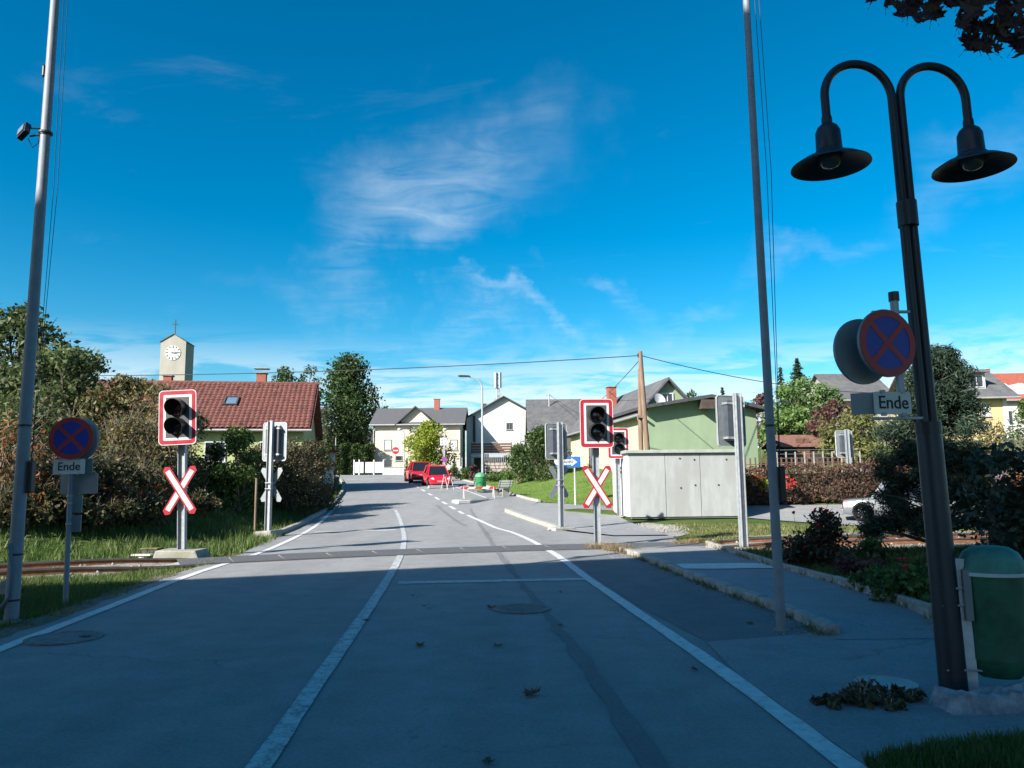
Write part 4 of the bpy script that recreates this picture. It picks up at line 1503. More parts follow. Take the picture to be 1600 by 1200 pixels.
# ================================================================== RAILWAY SIGNALS
def signal(label, loc, rz, cross=True, base='block', H=3.5, group='light signals at the level crossing', cz=1.45, lean=0., basew=.8):
    t = thing('crossing_signal', label, 'railway signal', loc, group=group, rot=(0, lean, rz))
    mb = MB()
    mb.box((0, .10, H / 2), (.16, .012, H)).box((-.074, .10, H / 2), (.012, .13, H)).box((.074, .10, H / 2), (.012, .13, H))
    mb.build('post', galv, t)
    w, hh = .82, 1.20
    cz_ = H - .03 - hh / 2
    z = lambda o: o
    out = rrect(w, hh, .09, cz=cz_)
    pn = MB().prism(out, -.165, -.14).build('panel', sign_back, t)
    MB().ring(out, rrect(w - .03, hh - .03, .08, cz=cz_), -.172, -.13).build('rim', white_p, pn)
    MB().ring(rrect(w - .03, hh - .03, .08, cz=cz_), rrect(w - .20, hh - .20, .025, cz=cz_), -.169, -.164).build('red_border', red_p, pn)
    MB().ring(rrect(w - .20, hh - .20, .025, cz=cz_), rrect(w - .31, hh - .31, .01, cz=cz_), -.170, -.163).build('white_border', white_p, pn)
    MB().prism(rrect(w - .31, hh - .31, .01, cz=cz_), -.168, -.166).build('backing_plate', M('charcoal signal plate', (.045, .05, .055), .55, .15, 5), pn)
    MB().prism(rrect(.44, .92, .03, cz=cz_), -.139, .02).build('lamp_housing', M('dark signal housing', (.05, .06, .075), .5, .15, 5), t)
    for s in (1, -1):
        zc = cz_ + s * .205
        ln = MB().lathe([(0.001, .03), (.09, .022), (.155, 0), (.155, -.02)], 24, (0, -.175, zc), rotm(R(90), 0, 0)).build('lamp', M('dark red lens', (.05, .006, .008), .12, .3, 8, spec=.8) if s > 0 else M('dark lens', (.012, .012, .016), .12, .3, 8, spec=.8), t, smooth=40)
        vz, n = MB(), 22
        vs, fs = [], []
        for i in range(n + 1):
            a = R(-52 + 284 * i / n)
            L = .10 + .20 * (.5 + .5 * math.sin(a)) ** .6
            for r, y in ((.195, -.168), (.195, -.168 - L), (.185, -.168 - L), (.185, -.168)):
                vs.append((r * math.cos(a), y, zc + r * math.sin(a) - (.03 * L if y < -.2 else 0)))
        for i in range(n):
            for k in range(4):
                fs.append((i * 4 + k, i * 4 + (k + 1) % 4, i * 4 + 4 + (k + 1) % 4, i * 4 + 4 + k))
        fs += [(0, 1, 2, 3), tuple(n * 4 + k for k in (3, 2, 1, 0))]
        vz.add(vs, fs).build('visor', black_pl, ln, smooth=40)
        MB().cyl((0, -.1695, zc), (0, -.171, zc), .205, n=28).build('surround', black_pl, ln)
    for z_ in (cz_ + .4, cz_ - .4):
        MB().box((0, -.05, z_), (.5, .17, .05)).build('bracket', galv, t)
    if cross:
        cr = bpy.data.objects.new('warning_cross', None)
        COL.objects.link(cr)
        cr.parent = t
        cr.location = (0, -.02, cz)
        for k, (a, y) in enumerate(((R(32), 0), (R(-32), -.012))):
            def hexa(L, w_, tip):
                return [(-w_ / 2, -L / 2 + tip), (0, -L / 2), (w_ / 2, -L / 2 + tip), (w_ / 2, L / 2 - tip), (0, L / 2), (-w_ / 2, L / 2 - tip)]
            arm = MB().prism(hexa(1.22, .175, .06), -.006, .004).build('arm', red_p if rz == 0 or abs(rz) < 1 else sign_back, cr, loc=(0, y, 0), rot=(0, a, 0))
            if abs(rz) < 1:
                MB().box((0, -.0075, 0), (.105, .004, 1.0)).build('white_band', white_p, arm)
        for z_ in (.06, -.12):
            MB().box((0, .095, z_), (.2, .2, .03)).build('clamp', galv, cr)
    if base == 'block':
        mb = MB()
        mb.prism([(-basew / 2, -.15), (basew / 2, -.15), (basew * .40, .16), (-basew * .38, .2)], -.26, .42, 'xz')
        mb.build('foundation', concrete, t, bevel=.03)
    elif base == 'plate':
        MB().box((0, .08, .03), (.75, .5, .12)).build('foundation', pale_kerb, t, bevel=.03)
        MB().box((0, .10, .1), (.3, .3, .03)).build('base_plate', galv, t)
    else:
        MB().box((0, .10, .02), (.3, .3, .06)).build('foundation', concrete, t, bevel=.015)
    return t


signal('front signal with red-bordered panel and warning cross left of the road', G(281, 872), 0, basew=1.1, H=3.66, lean=R(-2.2))
signal('front signal with warning cross right of the road, covering part of another', G(935, 853), R(3), base='small', cz=1.42, H=3.6)
signal('smaller front signal without cross beside the white hut wall', G(968, 808), R(2), cross=False, base='small')
sb = signal('signal seen from behind on concrete block left of the far road', G(421, 838), math.pi + R(-14), cz=1.55, basew=.75)
MB().cyl((.28, .35, -.1), (.28, .35, 1.75), .035, n=8).build('wooden_stake', wood_p, sb)
sd = signal('signal seen from behind on white footing at the far footpath', G(875, 828), math.pi + R(28), base='plate', cz=1.55)
signal('tall signal seen from behind in front of the hut, no cross', G(1158, 858), math.pi + R(24), cross=False, base='small', H=3.55)
q = W(1327, 770, 34)
signal('distant small signal seen from behind beside the brown hedge', (q.x, 34, h(q.x, 34)), math.pi + R(10), cross=False, base='small', H=3.0)

# direction sign with arrow on the far footpath
q = G(884, 830)
q2 = G(899, 790)
bs = thing('station_arrow_sign', 'blue arrow sign reading BAHN on thin white post behind the signal', 'sign', q2)
MB().cyl((0, 0, -.1), (0, 0, 2.6), .035, n=10).build('post', white_p, bs)
ss = 34 / 1200.
zt = W(885, 722, q2.y).z - q2.z
pl = MB().box((-.3, -.05, zt), (1.15, .02, .5)).build('plate', M('blue direction plate', (.02, .10, .33), .45, .08), bs)
MB().prism([(-.55, -.12), (-.15, -.12), (-.15, -.2), (.12, 0), (-.15, .2), (-.15, .12), (-.55, .12)], -.064, -.061).build('arrow', white_p, pl, loc=(0, 0, zt))
text('BAHN', .2, pl, (-.36, -.0675, zt), ink, bold=.004)
MB().cyl((-.75, -.02, zt + .05), (-.75, -.08, zt + .05), .2, n=24).build('round_plate', white_p, bs)


# ================================================================== NO-STOPPING SIGNS
def no_stop(parent, loc, r, rz, faded=True, grp='sign_disc'):
    d = MB().cyl((0, .012, 0), (0, -.012, 0), r, n=40).build(grp, sign_back, parent, loc=loc, rot=(0, 0, rz), smooth=40)
    MB().cyl((0, -.0125, 0), (0, -.0145, 0), r * .86, n=40).build('blue_field', blue_p, d)
    n = 40
    c = lambda rr: [(rr * math.cos(2 * math.pi * k / n), rr * math.sin(2 * math.pi * k / n)) for k in range(n)]
    MB().ring(c(r * .985), c(r * .78), -.0175, -.0125).build('red_ring', dark_red, d)
    for a in (45, -45):
        MB().box((0, -.016 - (.0006 if a > 0 else 0), 0), (r * .17, .002, r * 1.62), rotm(0, R(a), 0)).build('red_bar', dark_red, d)
    return d


def plate_text(parent, loc, w, hh, rz, txt, size, mat=None):
    pl = MB().prism(rrect(w, hh, .012), -.008, .008).build('text_plate', mat or M('off white plate', (.50, .49, .47), .55, .12, 5), parent, loc=loc, rot=(0, 0, rz))
    text(txt, size, pl, (0, -.0105, 0), ink, sx=.95, bold=.0012)
    for x in (-w * .28, w * .28):
        for z in (-hh * .5, hh * .5):
            MB().box((x, -.006, z), (.035, .02, .025)).build('clip', galv, pl)
    return pl


# left sign post
b = G(102, 946)
hz_ = hg(b.x, b.y)
zs = lambda py: W(112, py, b.y).z - hz_
sg = thing('no_stopping_sign', 'slim post with no-stopping disc and Ende plate on the left verge', 'road sign', (b.x, b.y, hz_ - .02), rot=(0, R(-1.1), 0))
MB().cyl((0, 0, -.1), (0, 0, zs(690)), .032, n=12).build('post', alu_pole, sg)
no_stop(sg, (.02, -.06, zs(683)), .285, R(8))
MB().cyl((0, .012, 0), (0, -.012, 0), .285, n=40).build('rear_disc', sign_back, sg, loc=(.09, .05, zs(683.5)), rot=(0, 0, R(-12)), smooth=40)
plate_text(sg, (.0, -.05, zs(727)), .40, .20, R(6), 'Ende', .155)
MB().box((.11, .05, zs(726)), (.30, .014, .2)).build('rear_plate', sign_back, sg)
MB().box((.09, .045, zs(754)), (.52, .014, .27), rotm(0, 0, R(-4))).build('rear_plate', sign_back, sg)
MB().box((.06, .05, zs(785)), (.16, .014, .24)).build('rear_plate', sign_back, sg)
MB().box((.055, .05, zs(816)), (.16, .014, .22)).build('rear_plate', sign_back, sg)
for py in (772, 784, 816):
    MB().cyl((0, 0, zs(py) - .012), (0, 0, zs(py) + .012), .042, n=12).build('clamp', galv, sg)


# ================================================================== FLAGPOLES
def flagpole(label, base, H, r0, r1, lean, boxh, side, cords):
    t = thing('flagpole', label, 'pole', base, group='tall flagpoles beside the road', rot=(0, lean, 0))
    MB().tube([(0, 0, -.1), (0, 0, .35), (0, 0, H * .5), (0, 0, H)], [r0, r0 * .97, (r0 + r1) / 2, r1], 20).build('pole', alu_pole, t, smooth=40)
    mb = MB().box((side * (r0 + .035), 0, boxh), (.07, .10, .38))
    mb.build('cleat_box', black_pl, t, bevel=.015)
    for z in cords:
        MB().cyl((0, 0, z - .012), (0, 0, z + .012), r0 * 1.04, n=16).build('band', dark_metal, t)
    for dx in (0, .05):
        MB().tube([(side * (r0 + .025), 0, boxh), (side * (r0 + .07 + dx), .0, H * .5), (side * (r1 + .03 + dx), 0, H)], .004, 4).build('halyard', M('dark halyard cord', (.05, .06, .07), .9), t)
    MB().cyl((0, 0, -.05), (0, 0, .02), r0 * 1.5, n=16).build('foot', concrete, t)
    return t


b = G(17, 972)
fpL = flagpole('tall grey flagpole at the left edge carrying a small floodlight', b, 10.5, .078, .042, 0, W(30, 745, b.y).z, 1, [W(30, 745 + 220, b.y).z + .2, W(30, 866, b.y).z, W(40, 665, b.y).z, W(60, 208, b.y).z])
MB().tube([(-.03, -.08, .9), (.03, -.085, .62), (.02, -.085, .3), (-.2, -.04, .05)], .022, 8).build('cable_conduit', M('grey conduit', (.12, .15, .19), .6), fpL, smooth=50)
q = W(10, 918, b.y)
MB().box((q.x - b.x, 0, q.z), (.10, .09, .16)).build('junction_box', sign_back, fpL, bevel=.01)
b2 = G(1221, 985)
fpR = flagpole('tall grey flagpole standing at the pavement edge on the right', b2, 10.0, .052, .032, R(-.2), W(1213, 757, b2.y).z, 1, [W(1205, 665, b2.y).z])
# floodlight
zf = W(60, 207, b.y).z
px = W(60, 207, b.y).x
fl = thing('floodlight', 'small black floodlight clamped high on the left flagpole', 'lamp', (b.x, b.y, zf))
mx = W(40, 205, b.y).x - b.x
mb = MB().box((0, 0, 0), (.17, .07, .19), rotm(R(-20), R(-28), R(-25)))
hd = mb.build('lamp_head', black_pl, fl, loc=(mx, -.03, 0), bevel=.008)
MB().box((0, -.04, 0), (.12, .012, .12)).build('lens', M('dull lamp glass', (.14, .17, .2), .2), hd, rot=(R(-20), R(-28), R(-25)))
MB().tube([(mx + .05, 0, .06), (0, -.02, .04)], .012, 6).build('arm', black_pl, fl)
MB().tube([(mx + .06, 0, -.05), (0, -.02, -.03)], .012, 6).build('arm', black_pl, fl)
MB().cyl((0, 0, -.04), (0, 0, -.0), .066, n=16).build('clamp', black_pl, fl)
MB().tube([(mx + .04, 0, -.08), (mx + .1, 0, -.2), (-.08, 0, -.14), (-.065, 0, .1), (-.06, 0, .8)], .006, 5).build('cable', black_pl, fl)
cp = W(67, 112, b.y)
MB().lathe([(.0, -.1), (.02, -.07), (.022, .05), (.0, .09)], 10, (cp.x - b.x + .03, -.03, cp.z - zf)).build('plug', black_pl, fl)

# ================================================================== DOUBLE LANTERN
b = G(1491, 1080, .02)
D = b.y
px2m = D / 1200.
lp = thing('street_lantern', 'black twin-arm street lantern with two bell shades on the right', 'street lamp', (b.x, b.y, .0), rot=(0, R(-1.2), R(6)))
zj = W(1440, 672, D).z
zc_ = W(1408, 335, D).z
dkl = M('blue black lantern paint', (.014, .017, .024), .45, .15, 5)
MB().tube([(0, 0, -.1), (0, 0, zj - .05), (0, 0, zj + .02)], [.098, .088, .080], 24).build('base_post', dkl, lp, smooth=40)
MB().cyl((0, 0, zj - .03), (0, 0, zj + .06), .092, n=24).build('collar', dkl, lp)
MB().cyl((0, 0, zc_ - .10), (0, 0, zc_ + .10), .074, n=20).build('collar', dkl, lp)
zt = W(1390, 103, D).z
for s in (-1, 1):
    r = .281
    zs_ = zt - r
    pts = [(s * .036, 0, zj - .1), (s * .034, 0, zc_), (s * .036, 0, zs_)]
    for k in range(1, 25):
        a = math.pi * k / 24
        pts.append((s * (.036 + r - r * math.cos(a)), 0, zs_ + r * math.sin(a)))
    pts.append((s * (.036 + 2 * r), 0, zs_ - .2))
    arm = MB().tube(pts, [.040, .036] + [.033] * (len(pts) - 2), 16).build('arm', dkl, lp, smooth=40)
    cx_ = s * (.036 + 2 * r)
    ztop = zs_ - .165
    shd = MB().lathe([(.036, .0), (.04, -.02), (.04, -.06), (.075, -.09), (.093, -.13), (.098, -.28), (.118, -.30), (.13, -.325), (.22, -.355), (.292, -.400), (.296, -.412), (.28, -.405), (.21, -.37), (.12, -.345), (.09, -.33), (.001, -.33)], 40, (cx_, 0, ztop)).build('lamp_shade', dark_metal, arm, smooth=35)
    MB().lathe([(.088, -.335), (.085, -.37), (.06, -.41), (.02, -.425), (.001, -.427)], 24, (cx_, 0, ztop)).build('bulb_glass', M('grey lamp globe', (.10, .11, .12), .25), arm, smooth=60)
MB().cyl((.0, 0, -.01), (0, 0, .03), .15, n=24).build('foot_plate', concrete, lp)

# sign pair strapped to the lantern
dz = lambda py: W(1383, py, D).z
sgn = thing('no_stopping_sign', 'shaded no-stopping disc with Ende plate strapped to the black lantern', 'road sign', (W(1365, 560, D).x, D - .14, W(1370, 660, D).z))
o = sgn.location
mp = lambda px_, py: W(px_, py, o.y) - o
MB().cyl((mp(1362, 0).x, 0, mp(0, 668).z), (mp(1362, 0).x, 0, mp(0, 478).z), .03, n=12).build('pipe', galv, sgn)
MB().cyl((mp(1362, 0).x, 0, mp(0, 484).z), (mp(1362, 0).x, 0, mp(0, 470).z), .038, n=12).build('pipe_cap', black_pl, sgn)
q = mp(1375, 540)
no_stop(sgn, (q.x, -.10, q.z), .252, R(17))
q = mp(1353, 547)
MB().cyl((0, .012, 0), (0, -.012, 0), .25, n=40).build('rear_disc', sign_back, sgn, loc=(q.x, .07, q.z), rot=(0, 0, R(17)), smooth=40)
q = mp(1389, 631)
plate_text(sgn, (q.x, -.055, q.z), .30, .165, R(12), 'Ende', .135)
q = mp(1352, 630)
MB().box((q.x, .03, q.z), (.17, .014, .16), rotm(0, 0, R(-30))).build('rear_plate', sign_back, sgn)
for py, x1 in ((488, 1420), (654, 1440)):
    q0, q1 = mp(1362, py), mp(x1, py - 2)
    MB().box(((q0.x + q1.x) / 2, -.005, q0.z), (q1.x - q0.x, .03, .018)).build('strap', galv, sgn)

# green litter bin on its white bracket post
q = G(1508, 1080, .02)
bn_ = thing('litter_bin', 'dark green hooded litter bin hung from the black lantern', 'litter bin', (q.x + .02, q.y - .04, .0), rot=(0, 0, R(-12)))
bin_g = M('dark green bin plastic', (.010, .075, .04), .55, .35, 7, bump=.1, c3=(.02, .07, .05))
lid_g = M('faded green bin lid', (.045, .17, .14), .6, .3, 7, bump=.1, c3=(.07, .19, .17))
mm = lambda px_, py: W(px_, py, q.y - .04) - Vector((q.x + .02, q.y - .04, 0))
MB().bar((mm(1518, 1080).x, 0, 0), (mm(1497, 873).x, 0, mm(1497, 873).z), .085, .06, (0, 1, 0)).build('bracket_post', M('worn white post', (.45, .46, .46), .6, .2, 8), bn_)
bz0, bz1 = mm(1550, 1050).z, mm(1550, 890).z
cx0 = (mm(1512, 950).x + mm(1592, 950).x) / 2
def oval(mb, prof, n=32, ry=.82):
    vs, fs = [], []
    for r, z in prof:
        for k in range(n):
            a = 2 * math.pi * k / n
            vs.append((cx0 + r * math.cos(a), .03 + r * ry * math.sin(a), z))
    for i in range(len(prof) - 1):
        fs += [(i * n + k, i * n + (k + 1) % n, (i + 1) * n + (k + 1) % n, (i + 1) * n + k) for k in range(n)]
    return mb.add(vs, fs)
oval(MB(), [(.001, bz0 - .03), (.13, bz0 - .025), (.17, bz0 + .02), (.185, bz0 + .1), (.205, bz1 - .1), (.21, bz1), (.195, bz1), (.19, bz0 + .1), (.001, bz0 + .05)]).build('body', bin_g, bn_, smooth=40)
zl = bz1 + .01
lid = oval(MB(), [(.222, zl - .025), (.225, zl), (.215, zl + .02), (.212, zl + .06), (.18, zl + .12), (.12, zl + .155), (.05, zl + .165), (.001, zl + .166)]).build('lid', lid_g, bn_, smooth=50)
oval(MB(), [(.228, zl - .045), (.226, zl - .02), (.214, zl - .02), (.214, zl - .045), (.228, zl - .045)]).build('liner_edge', M('pale bin liner', (.35, .4, .42), .5, .2), bn_, smooth=50)
MB().box((cx0 - .2, -.05, bz1 - .17), (.05, .05, .36)).build('hanger', M('grey hanger', (.13, .15, .16), .5), bn_)
for zz_ in (bz1 - .13, bz1 - .25, bz0 + .02):
    MB().tube([(-.02 - .16, .05, zz_), (-.16, -.06, zz_), (mm(1510, 950).x, -.045, zz_ + .005), (mm(1525, 950).x, -.04, zz_)], .008, 6).build('strap', galv, bn_)

# ================================================================== STREET FURNITURE IN THE DISTANCE
def h0(x, y):
    return h(x, y)


q = W(754, 744, 50)
gzz = h(q.x, 50)
s50 = 50 / 1200.
sl_ = thing('tall_street_lamp', 'tall grey street lamp with long curved arm behind the benches', 'street lamp', (q.x, 50, gzz))
z1 = W(754, 600, 50).z - gzz
pts = [(0, 0, -.2), (0, 0, z1 * .5), (0, 0, z1 - .3)]
for k in range(1, 8):
    a = R(80) * k / 7
    pts.append((-(1 - math.cos(a)) * 1.05, 0, z1 - .3 + math.sin(a) * .8))
MB().tube(pts, [.085, .07, .055] + [.045] * 7, 12).build('post', M('pale lamp steel', (.32, .35, .37), .45, .08, metal=.3), sl_, smooth=40)
e = pts[-1]
MB().prism([(-.75, .03), (-.6, -.04), (.05, -.05), (.05, .05), (-.55, .08)], -.12, .12).build('lamp_head', dark_metal, sl_, loc=(e[0], e[1], e[2] + .03))


def bin_far(px_, py, Y):
    q = W(px_, py, Y)
    g = h(q.x, Y)
    t = thing('park_bin', 'bright green litter bin on the lawn beside the bench', 'litter bin', (q.x, Y, g))
    k = Y / 1200.
    MB().lathe([(.001, .15), (.25, .15), (.32, .9), (.33, .95), (.001, .95)], 20).build('body', M('bright green plastic', (.02, .17, .06), .45), t, smooth=40)
    MB().lathe([(.35, .93), (.35, 1.0), (.28, 1.12), (.1, 1.2), (.001, 1.2)], 20).build('lid', M('light green lid', (.08, .25, .13), .45), t, smooth=40)
    MB().cyl((.3, .1, -.1), (.3, .1, 1.2), .03, n=8).build('post', galv, t)


bin_far(751, 748, 46)


def bench(label, px_, py, Y, rz):
    q = W(px_, py, Y)
    t = thing('park_bench', label, 'bench', (q.x, Y, h(q.x, Y)), rz, group='benches on the lawn')
    grey = M('grey bench slats', (.13, .14, .14), .7, .15, 5)
    for k in range(4):
        MB().box((0, -.18 + k * .12, .44), (1.6, .095, .035)).build('seat_slat', grey, t)
    for k in range(3):
        MB().box((0, .28 + k * .035, .56 + k * .13), (1.6, .03, .10), rotm(R(-14), 0, 0)).build('back_slat', grey, t)
    for s in (-1, 1):
        MB().box((s * .6, .02, .2), (.08, .4, .44)).build('leg', concrete, t)
        MB().bar((s * .6, .22, .4), (s * .6, .38, .92), .06, .04).build('back_support', dark_metal, t)
    return t


bench('grey slatted bench left of the green bin on the lawn', 742, 749, 47, R(-62))
bench('grey slatted bench nearest to us on the lawn', 782, 755, 43, R(-62))


def small_lamp(label, px_, py0, py1, Y, arm):
    q = W(px_, py0, Y)
    g = h(q.x, Y)
    z1 = W(px_, py1, Y).z - g
    t = thing('small_street_lamp', label, 'street lamp', (q.x, Y, g))
    ps = [(0, 0, -.2), (0, 0, z1 - .4)] + ([(-.05, 0, z1 - .1), (-.25, 0, z1 + .05), (-.45, 0, z1 + .08)] if arm else [(0, 0, z1)])
    MB().tube(ps, .05, 10).build('post', M('pale lamp steel', (.32, .35, .37)), t, smooth=40)
    e = ps[-1]
    MB().lathe([(.001, .12), (.12, .1), (.2, 0), (.16, -.1), (.001, -.14)], 16, e).build('lamp_head', white_p, t, smooth=50)
    return t


small_lamp('small grey lamp with short arm in front of the cream house', 631, 738, 672, 72, True)
small_lamp('small post lamp above the parking sign behind the red cars', 695, 730, 671, 66, False)
# no entry sign on bracket
q = W(618, 738, 74)
ne = thing('no_entry_sign', 'round red no-entry sign on the cream house corner', 'road sign', (q.x, 74, h(q.x, 74)))
zn = W(618, 704, 74).z - h(q.x, 74)
MB().cyl((0, 0, -.2), (0, 0, zn + .2), .03, n=8).build('post', galv, ne)
dd = MB().cyl((0, -.04, zn), (0, -.06, zn), .34, n=28).build('disc', red_p, ne)
MB().box((0, -.064, zn), (.46, .006, .12)).build('white_bar', white_p, dd)
# parking sign
q = W(693, 735, 64)
g = h(q.x, 64)
ps_ = thing('parking_sign', 'white panel sign above round no-parking sign behind the red cars', 'road sign', (q.x, 64, g))
z1, z2 = W(693, 690, 64).z - g, W(695, 718, 64).z - g
MB().cyl((0, 0, -.2), (0, 0, z1 + .4), .035, n=8).build('post', galv, ps_)
pl = MB().box((0, -.05, z1), (.56, .02, .62)).build('panel', white_p, ps_)
mb = MB()
for a, b_, w_, h_ in ((-.12, .12, .16, .14), (.12, .14, .14, .1), (-.1, -.12, .2, .16), (.13, -.1, .1, .2)):
    mb.box((a, -.063, z1 + b_), (w_, .004, h_))
mb.build('printed_map', M('grey print', (.25, .27, .3), .6), pl)
dd = MB().cyl((.08, -.05, z2), (.08, -.07, z2), .22, n=28).build('disc', red_p, ps_)
MB().cyl((.08, -.071, z2), (.08, -.076, z2), .17, n=28).build('blue_field', M('violet blue film', (.12, .07, .42), .5), dd)
MB().box((.08, -.079, z2), (.05, .004, .34), rotm(0, R(-45), 0)).build('red_bar', red_p, dd)

# post with red roof, left of the road
q = W(523, 750, 56)
g = h(q.x, 56)
rp = thing('red_topped_post', 'green post with small red roof and tall thin pole at the roadside', 'post', (q.x, 56, g))
k = 56 / 1200.
MB().cyl((0, 0, -.2), (0, 0, W(523, 707, 56).z - g), .05, n=8).build('post', M('dark green post', (.03, .06, .04), .6), rp)
MB().cyl((.02, 0, W(523, 707, 56).z - g), (.02, 0, W(523, 684, 56).z - g), .022, n=8).build('rod', white_p, rp)
zz_ = W(523, 707, 56).z - g
MB().prism([(-.42, 0), (.42, 0), (.3, .16), (-.3, .16)], -.3, .3).build('roof', red_p, rp, loc=(0, 0, zz_))
MB().box((-.15, 0, zz_ - .35), (.34, .25, .6)).build('notice_box', white_p, rp)
MB().lathe([(.001, .05), (.18, .05), (.22, .6), (.001, .6)], 14, (.18, -.2, 0)).build('hanging_bin', M('green bin', (.03, .14, .07), .5), rp)
# white cabinet beside it
q = W(512, 735, 52)
g = h(q.x, 52)
cab = thing('switch_cabinet', 'pale switch cabinet half hidden behind the trimmed brown bush', 'cabinet', (q.x, 52, g))
MB().box((0, 0, .6), (.7, .4, 1.5)).build('body', white_p, cab, bevel=.02)
MB().box((0, 0, 1.38), (.8, .5, .07)).build('roof', galv, cab)
MB().box((0, -.205, .7), (.6, .015, 1.1)).build('door', M('cabinet door', (.68, .68, .66), .5), cab)


# white yard gate and wall in front of the cream house
Zq = 79.
def gate(label, x0, x1, py0, py1, n, grp):
    a, b_ = W(x0, py1, Zq), W(x1, py1, Zq)
    g = hr(Zq)
    t = thing('yard_gate', label, 'gate', (a.x, Zq, g), group=grp)
    L = b_.x - a.x
    H = W(x0, py0, Zq).z - g
    for i in range(n):
        MB().box(((i + .5) * L / n, 0, H / 2 + .1), (L / n - .03, .04, H - .2)).build('board', white_p, t)
    for z in (.25, H - .15):
        MB().box((L / 2, .05, z), (L, .05, .08)).build('rail', white_p, t)
    for x in (0, L / 2, L):
        MB().box((x, 0, H / 2 + .12), (.12, .14, H + .24)).build('post', white_p, t)
    return t


gate('white panelled gate wing at the left end of the cream house', 553, 569, 722, 741, 5, 'white gate wings')
gate('white panelled gate wing beside the lamp before the cream house', 569, 599, 722, 741, 8, 'white gate wings')
a, b_ = W(601, 735, Zq - 1), W(634, 735, Zq - 1)
wl = thing('garden_wall', 'low white rendered garden wall in front of the cream house', 'wall', (a.x, Zq - 1, hr(Zq)))
MB().box(((b_.x - a.x) / 2, 0, .25), (b_.x - a.x, .3, .9)).build('wall_body', whitew, wl, bevel=.02)
MB().box(((b_.x - a.x) / 2, 0, .73), (b_.x - a.x + .1, .4, .06)).build('coping', concrete, wl)
a, b_ = W(676, 735, 80), W(722, 735, 80)
wf = thing('mesh_fence', 'grey mesh fence on low plinth right of the yellow-green tree', 'fence', (a.x, 80, hr(80)))
L = b_.x - a.x
MB().box((L / 2, 0, .35), (L, .2, .9)).build('plinth', M('grey plinth', (.34, .34, .33), .9), wf)
for i in range(6):
    MB().cyl((i * L / 5, 0, .3), (i * L / 5, 0, 1.7), .035, n=8).build('post', galv, wf)
for z in (1.0, 1.3, 1.62):
    MB().tube([(0, 0, z), (L, 0, z)], .015, 4).build('wire', galv, wf)
# stone wall and railing before the white house
a, b_ = W(757, 735, 74), W(800, 735, 74)
rw = thing('stone_wall', 'low stone wall with grey railing below the wooden balcony', 'wall', (a.x, 74, hr(74) + .2))
L = b_.x - a.x
for j in range(3):
    x = 0.
    while x < L - .1:
        w_ = min(random.uniform(.3, .6), L - x)
        MB().box((x + w_ / 2, random.uniform(-.02, .02), .16 + j * .3), (w_ - .03, .3, .27)).build('stone', M('field stone', (.30, .26, .23), .9, .3, 5, bump=.4), rw, bevel=.03)
        x += w_
for i in range(14):
    MB().box((i * (L - .1) / 13 + .05, 0, 1.35), (.06, .05, .8)).build('baluster', galv, rw)
MB().box((L / 2, 0, 1.78), (L, .07, .06)).build('handrail', galv, rw)


# lay-by islands and barriers
def island(label, px_list, hh, mat):
    P = [G(*p_) for p_ in px_list]
    c = sum(P, Vector()) / len(P)
    t = thing('traffic_island', label, 'kerb', (c.x, c.y, hr(c.y)))
    mb = MB()
    top = [(p_.x - c.x, p_.y - c.y) for p_ in P]
    mb.prism(top, -.1, hh, 'xy')
    mb.build('kerb_ring', mat, t, bevel=.03)
    ins = [(x * .8, y * .62) for x, y in top]
    MB().prism(ins, hh + .003, hh + .02, 'xy').build('fill', gravel_m, t)
    return t


island('white kerbed oval island in the lay-by in front of the parked cars', [(706, 785), (712, 780), (735, 779.5), (768, 778), (771, 780.5), (755, 783), (735, 787), (716, 788)], .07, M('white island kerb', (.42, .42, .41), .8, .1, 6, bump=.2))
island('narrow white kerb strip right in front of the parked red car', [(668, 761), (670, 759), (692, 759), (714, 758.5), (716, 760.5), (692, 763), (670, 764)], .09, M('white island kerb', (.42, .42, .41)))


def barrier(label, px_, py, Y, rz, w, hh, lean):
    q = W(px_, py, Y)
    t = thing('work_barrier', label, 'barrier', (q.x, Y, hr(Y) + .02), rz, group='red and white barriers in the lay-by', rot=(lean, 0, rz))
    bd = MB().box((0, 0, hh - .06), (w, .03, .12)).build('board', white_p, t)
    n = 5
    for i in range(0, n, 2):
        x = -w / 2 + (i + .5) * w / n
        MB().prism([(x - w / n / 2 - .05, hh - .119), (x + w / n / 2 - .05, hh - .119), (x + w / n / 2 + .05, hh - .001), (x - w / n / 2 + .05, hh - .001)], -.019, -.0155).build('red_stripe', M('bright red stripe', (.42, .03, .025), .5), bd)
    for s in (-1, 1):
        for dy in (-.25, .25):
            MB().tube([(s * w * .42, 0, hh), (s * w * .42, dy, 0)], .018, 6).build('leg', white_p, t)
    return t


barrier('small red and white barrier leaning beside the front red car', 699, 757, 49.5, R(65), .9, .95, 0)
barrier('low red and white barrier standing by the lawn kerb', 748, 768, 41, R(10), 1.9, .62, 0)


# ================================================================== CARS
def loft(mb, secs):
    n = len(secs[0])
    vs = [v for s_ in secs for v in s_]
    fs = [(i * n + k, i * n + (k + 1) % n, (i + 1) * n + (k + 1) % n, (i + 1) * n + k) for i in range(len(secs) - 1) for k in range(n)]
    fs += [tuple(range(n)), tuple((len(secs) - 1) * n + k for k in range(n - 1, -1, -1))]
    return mb.add(vs, fs)


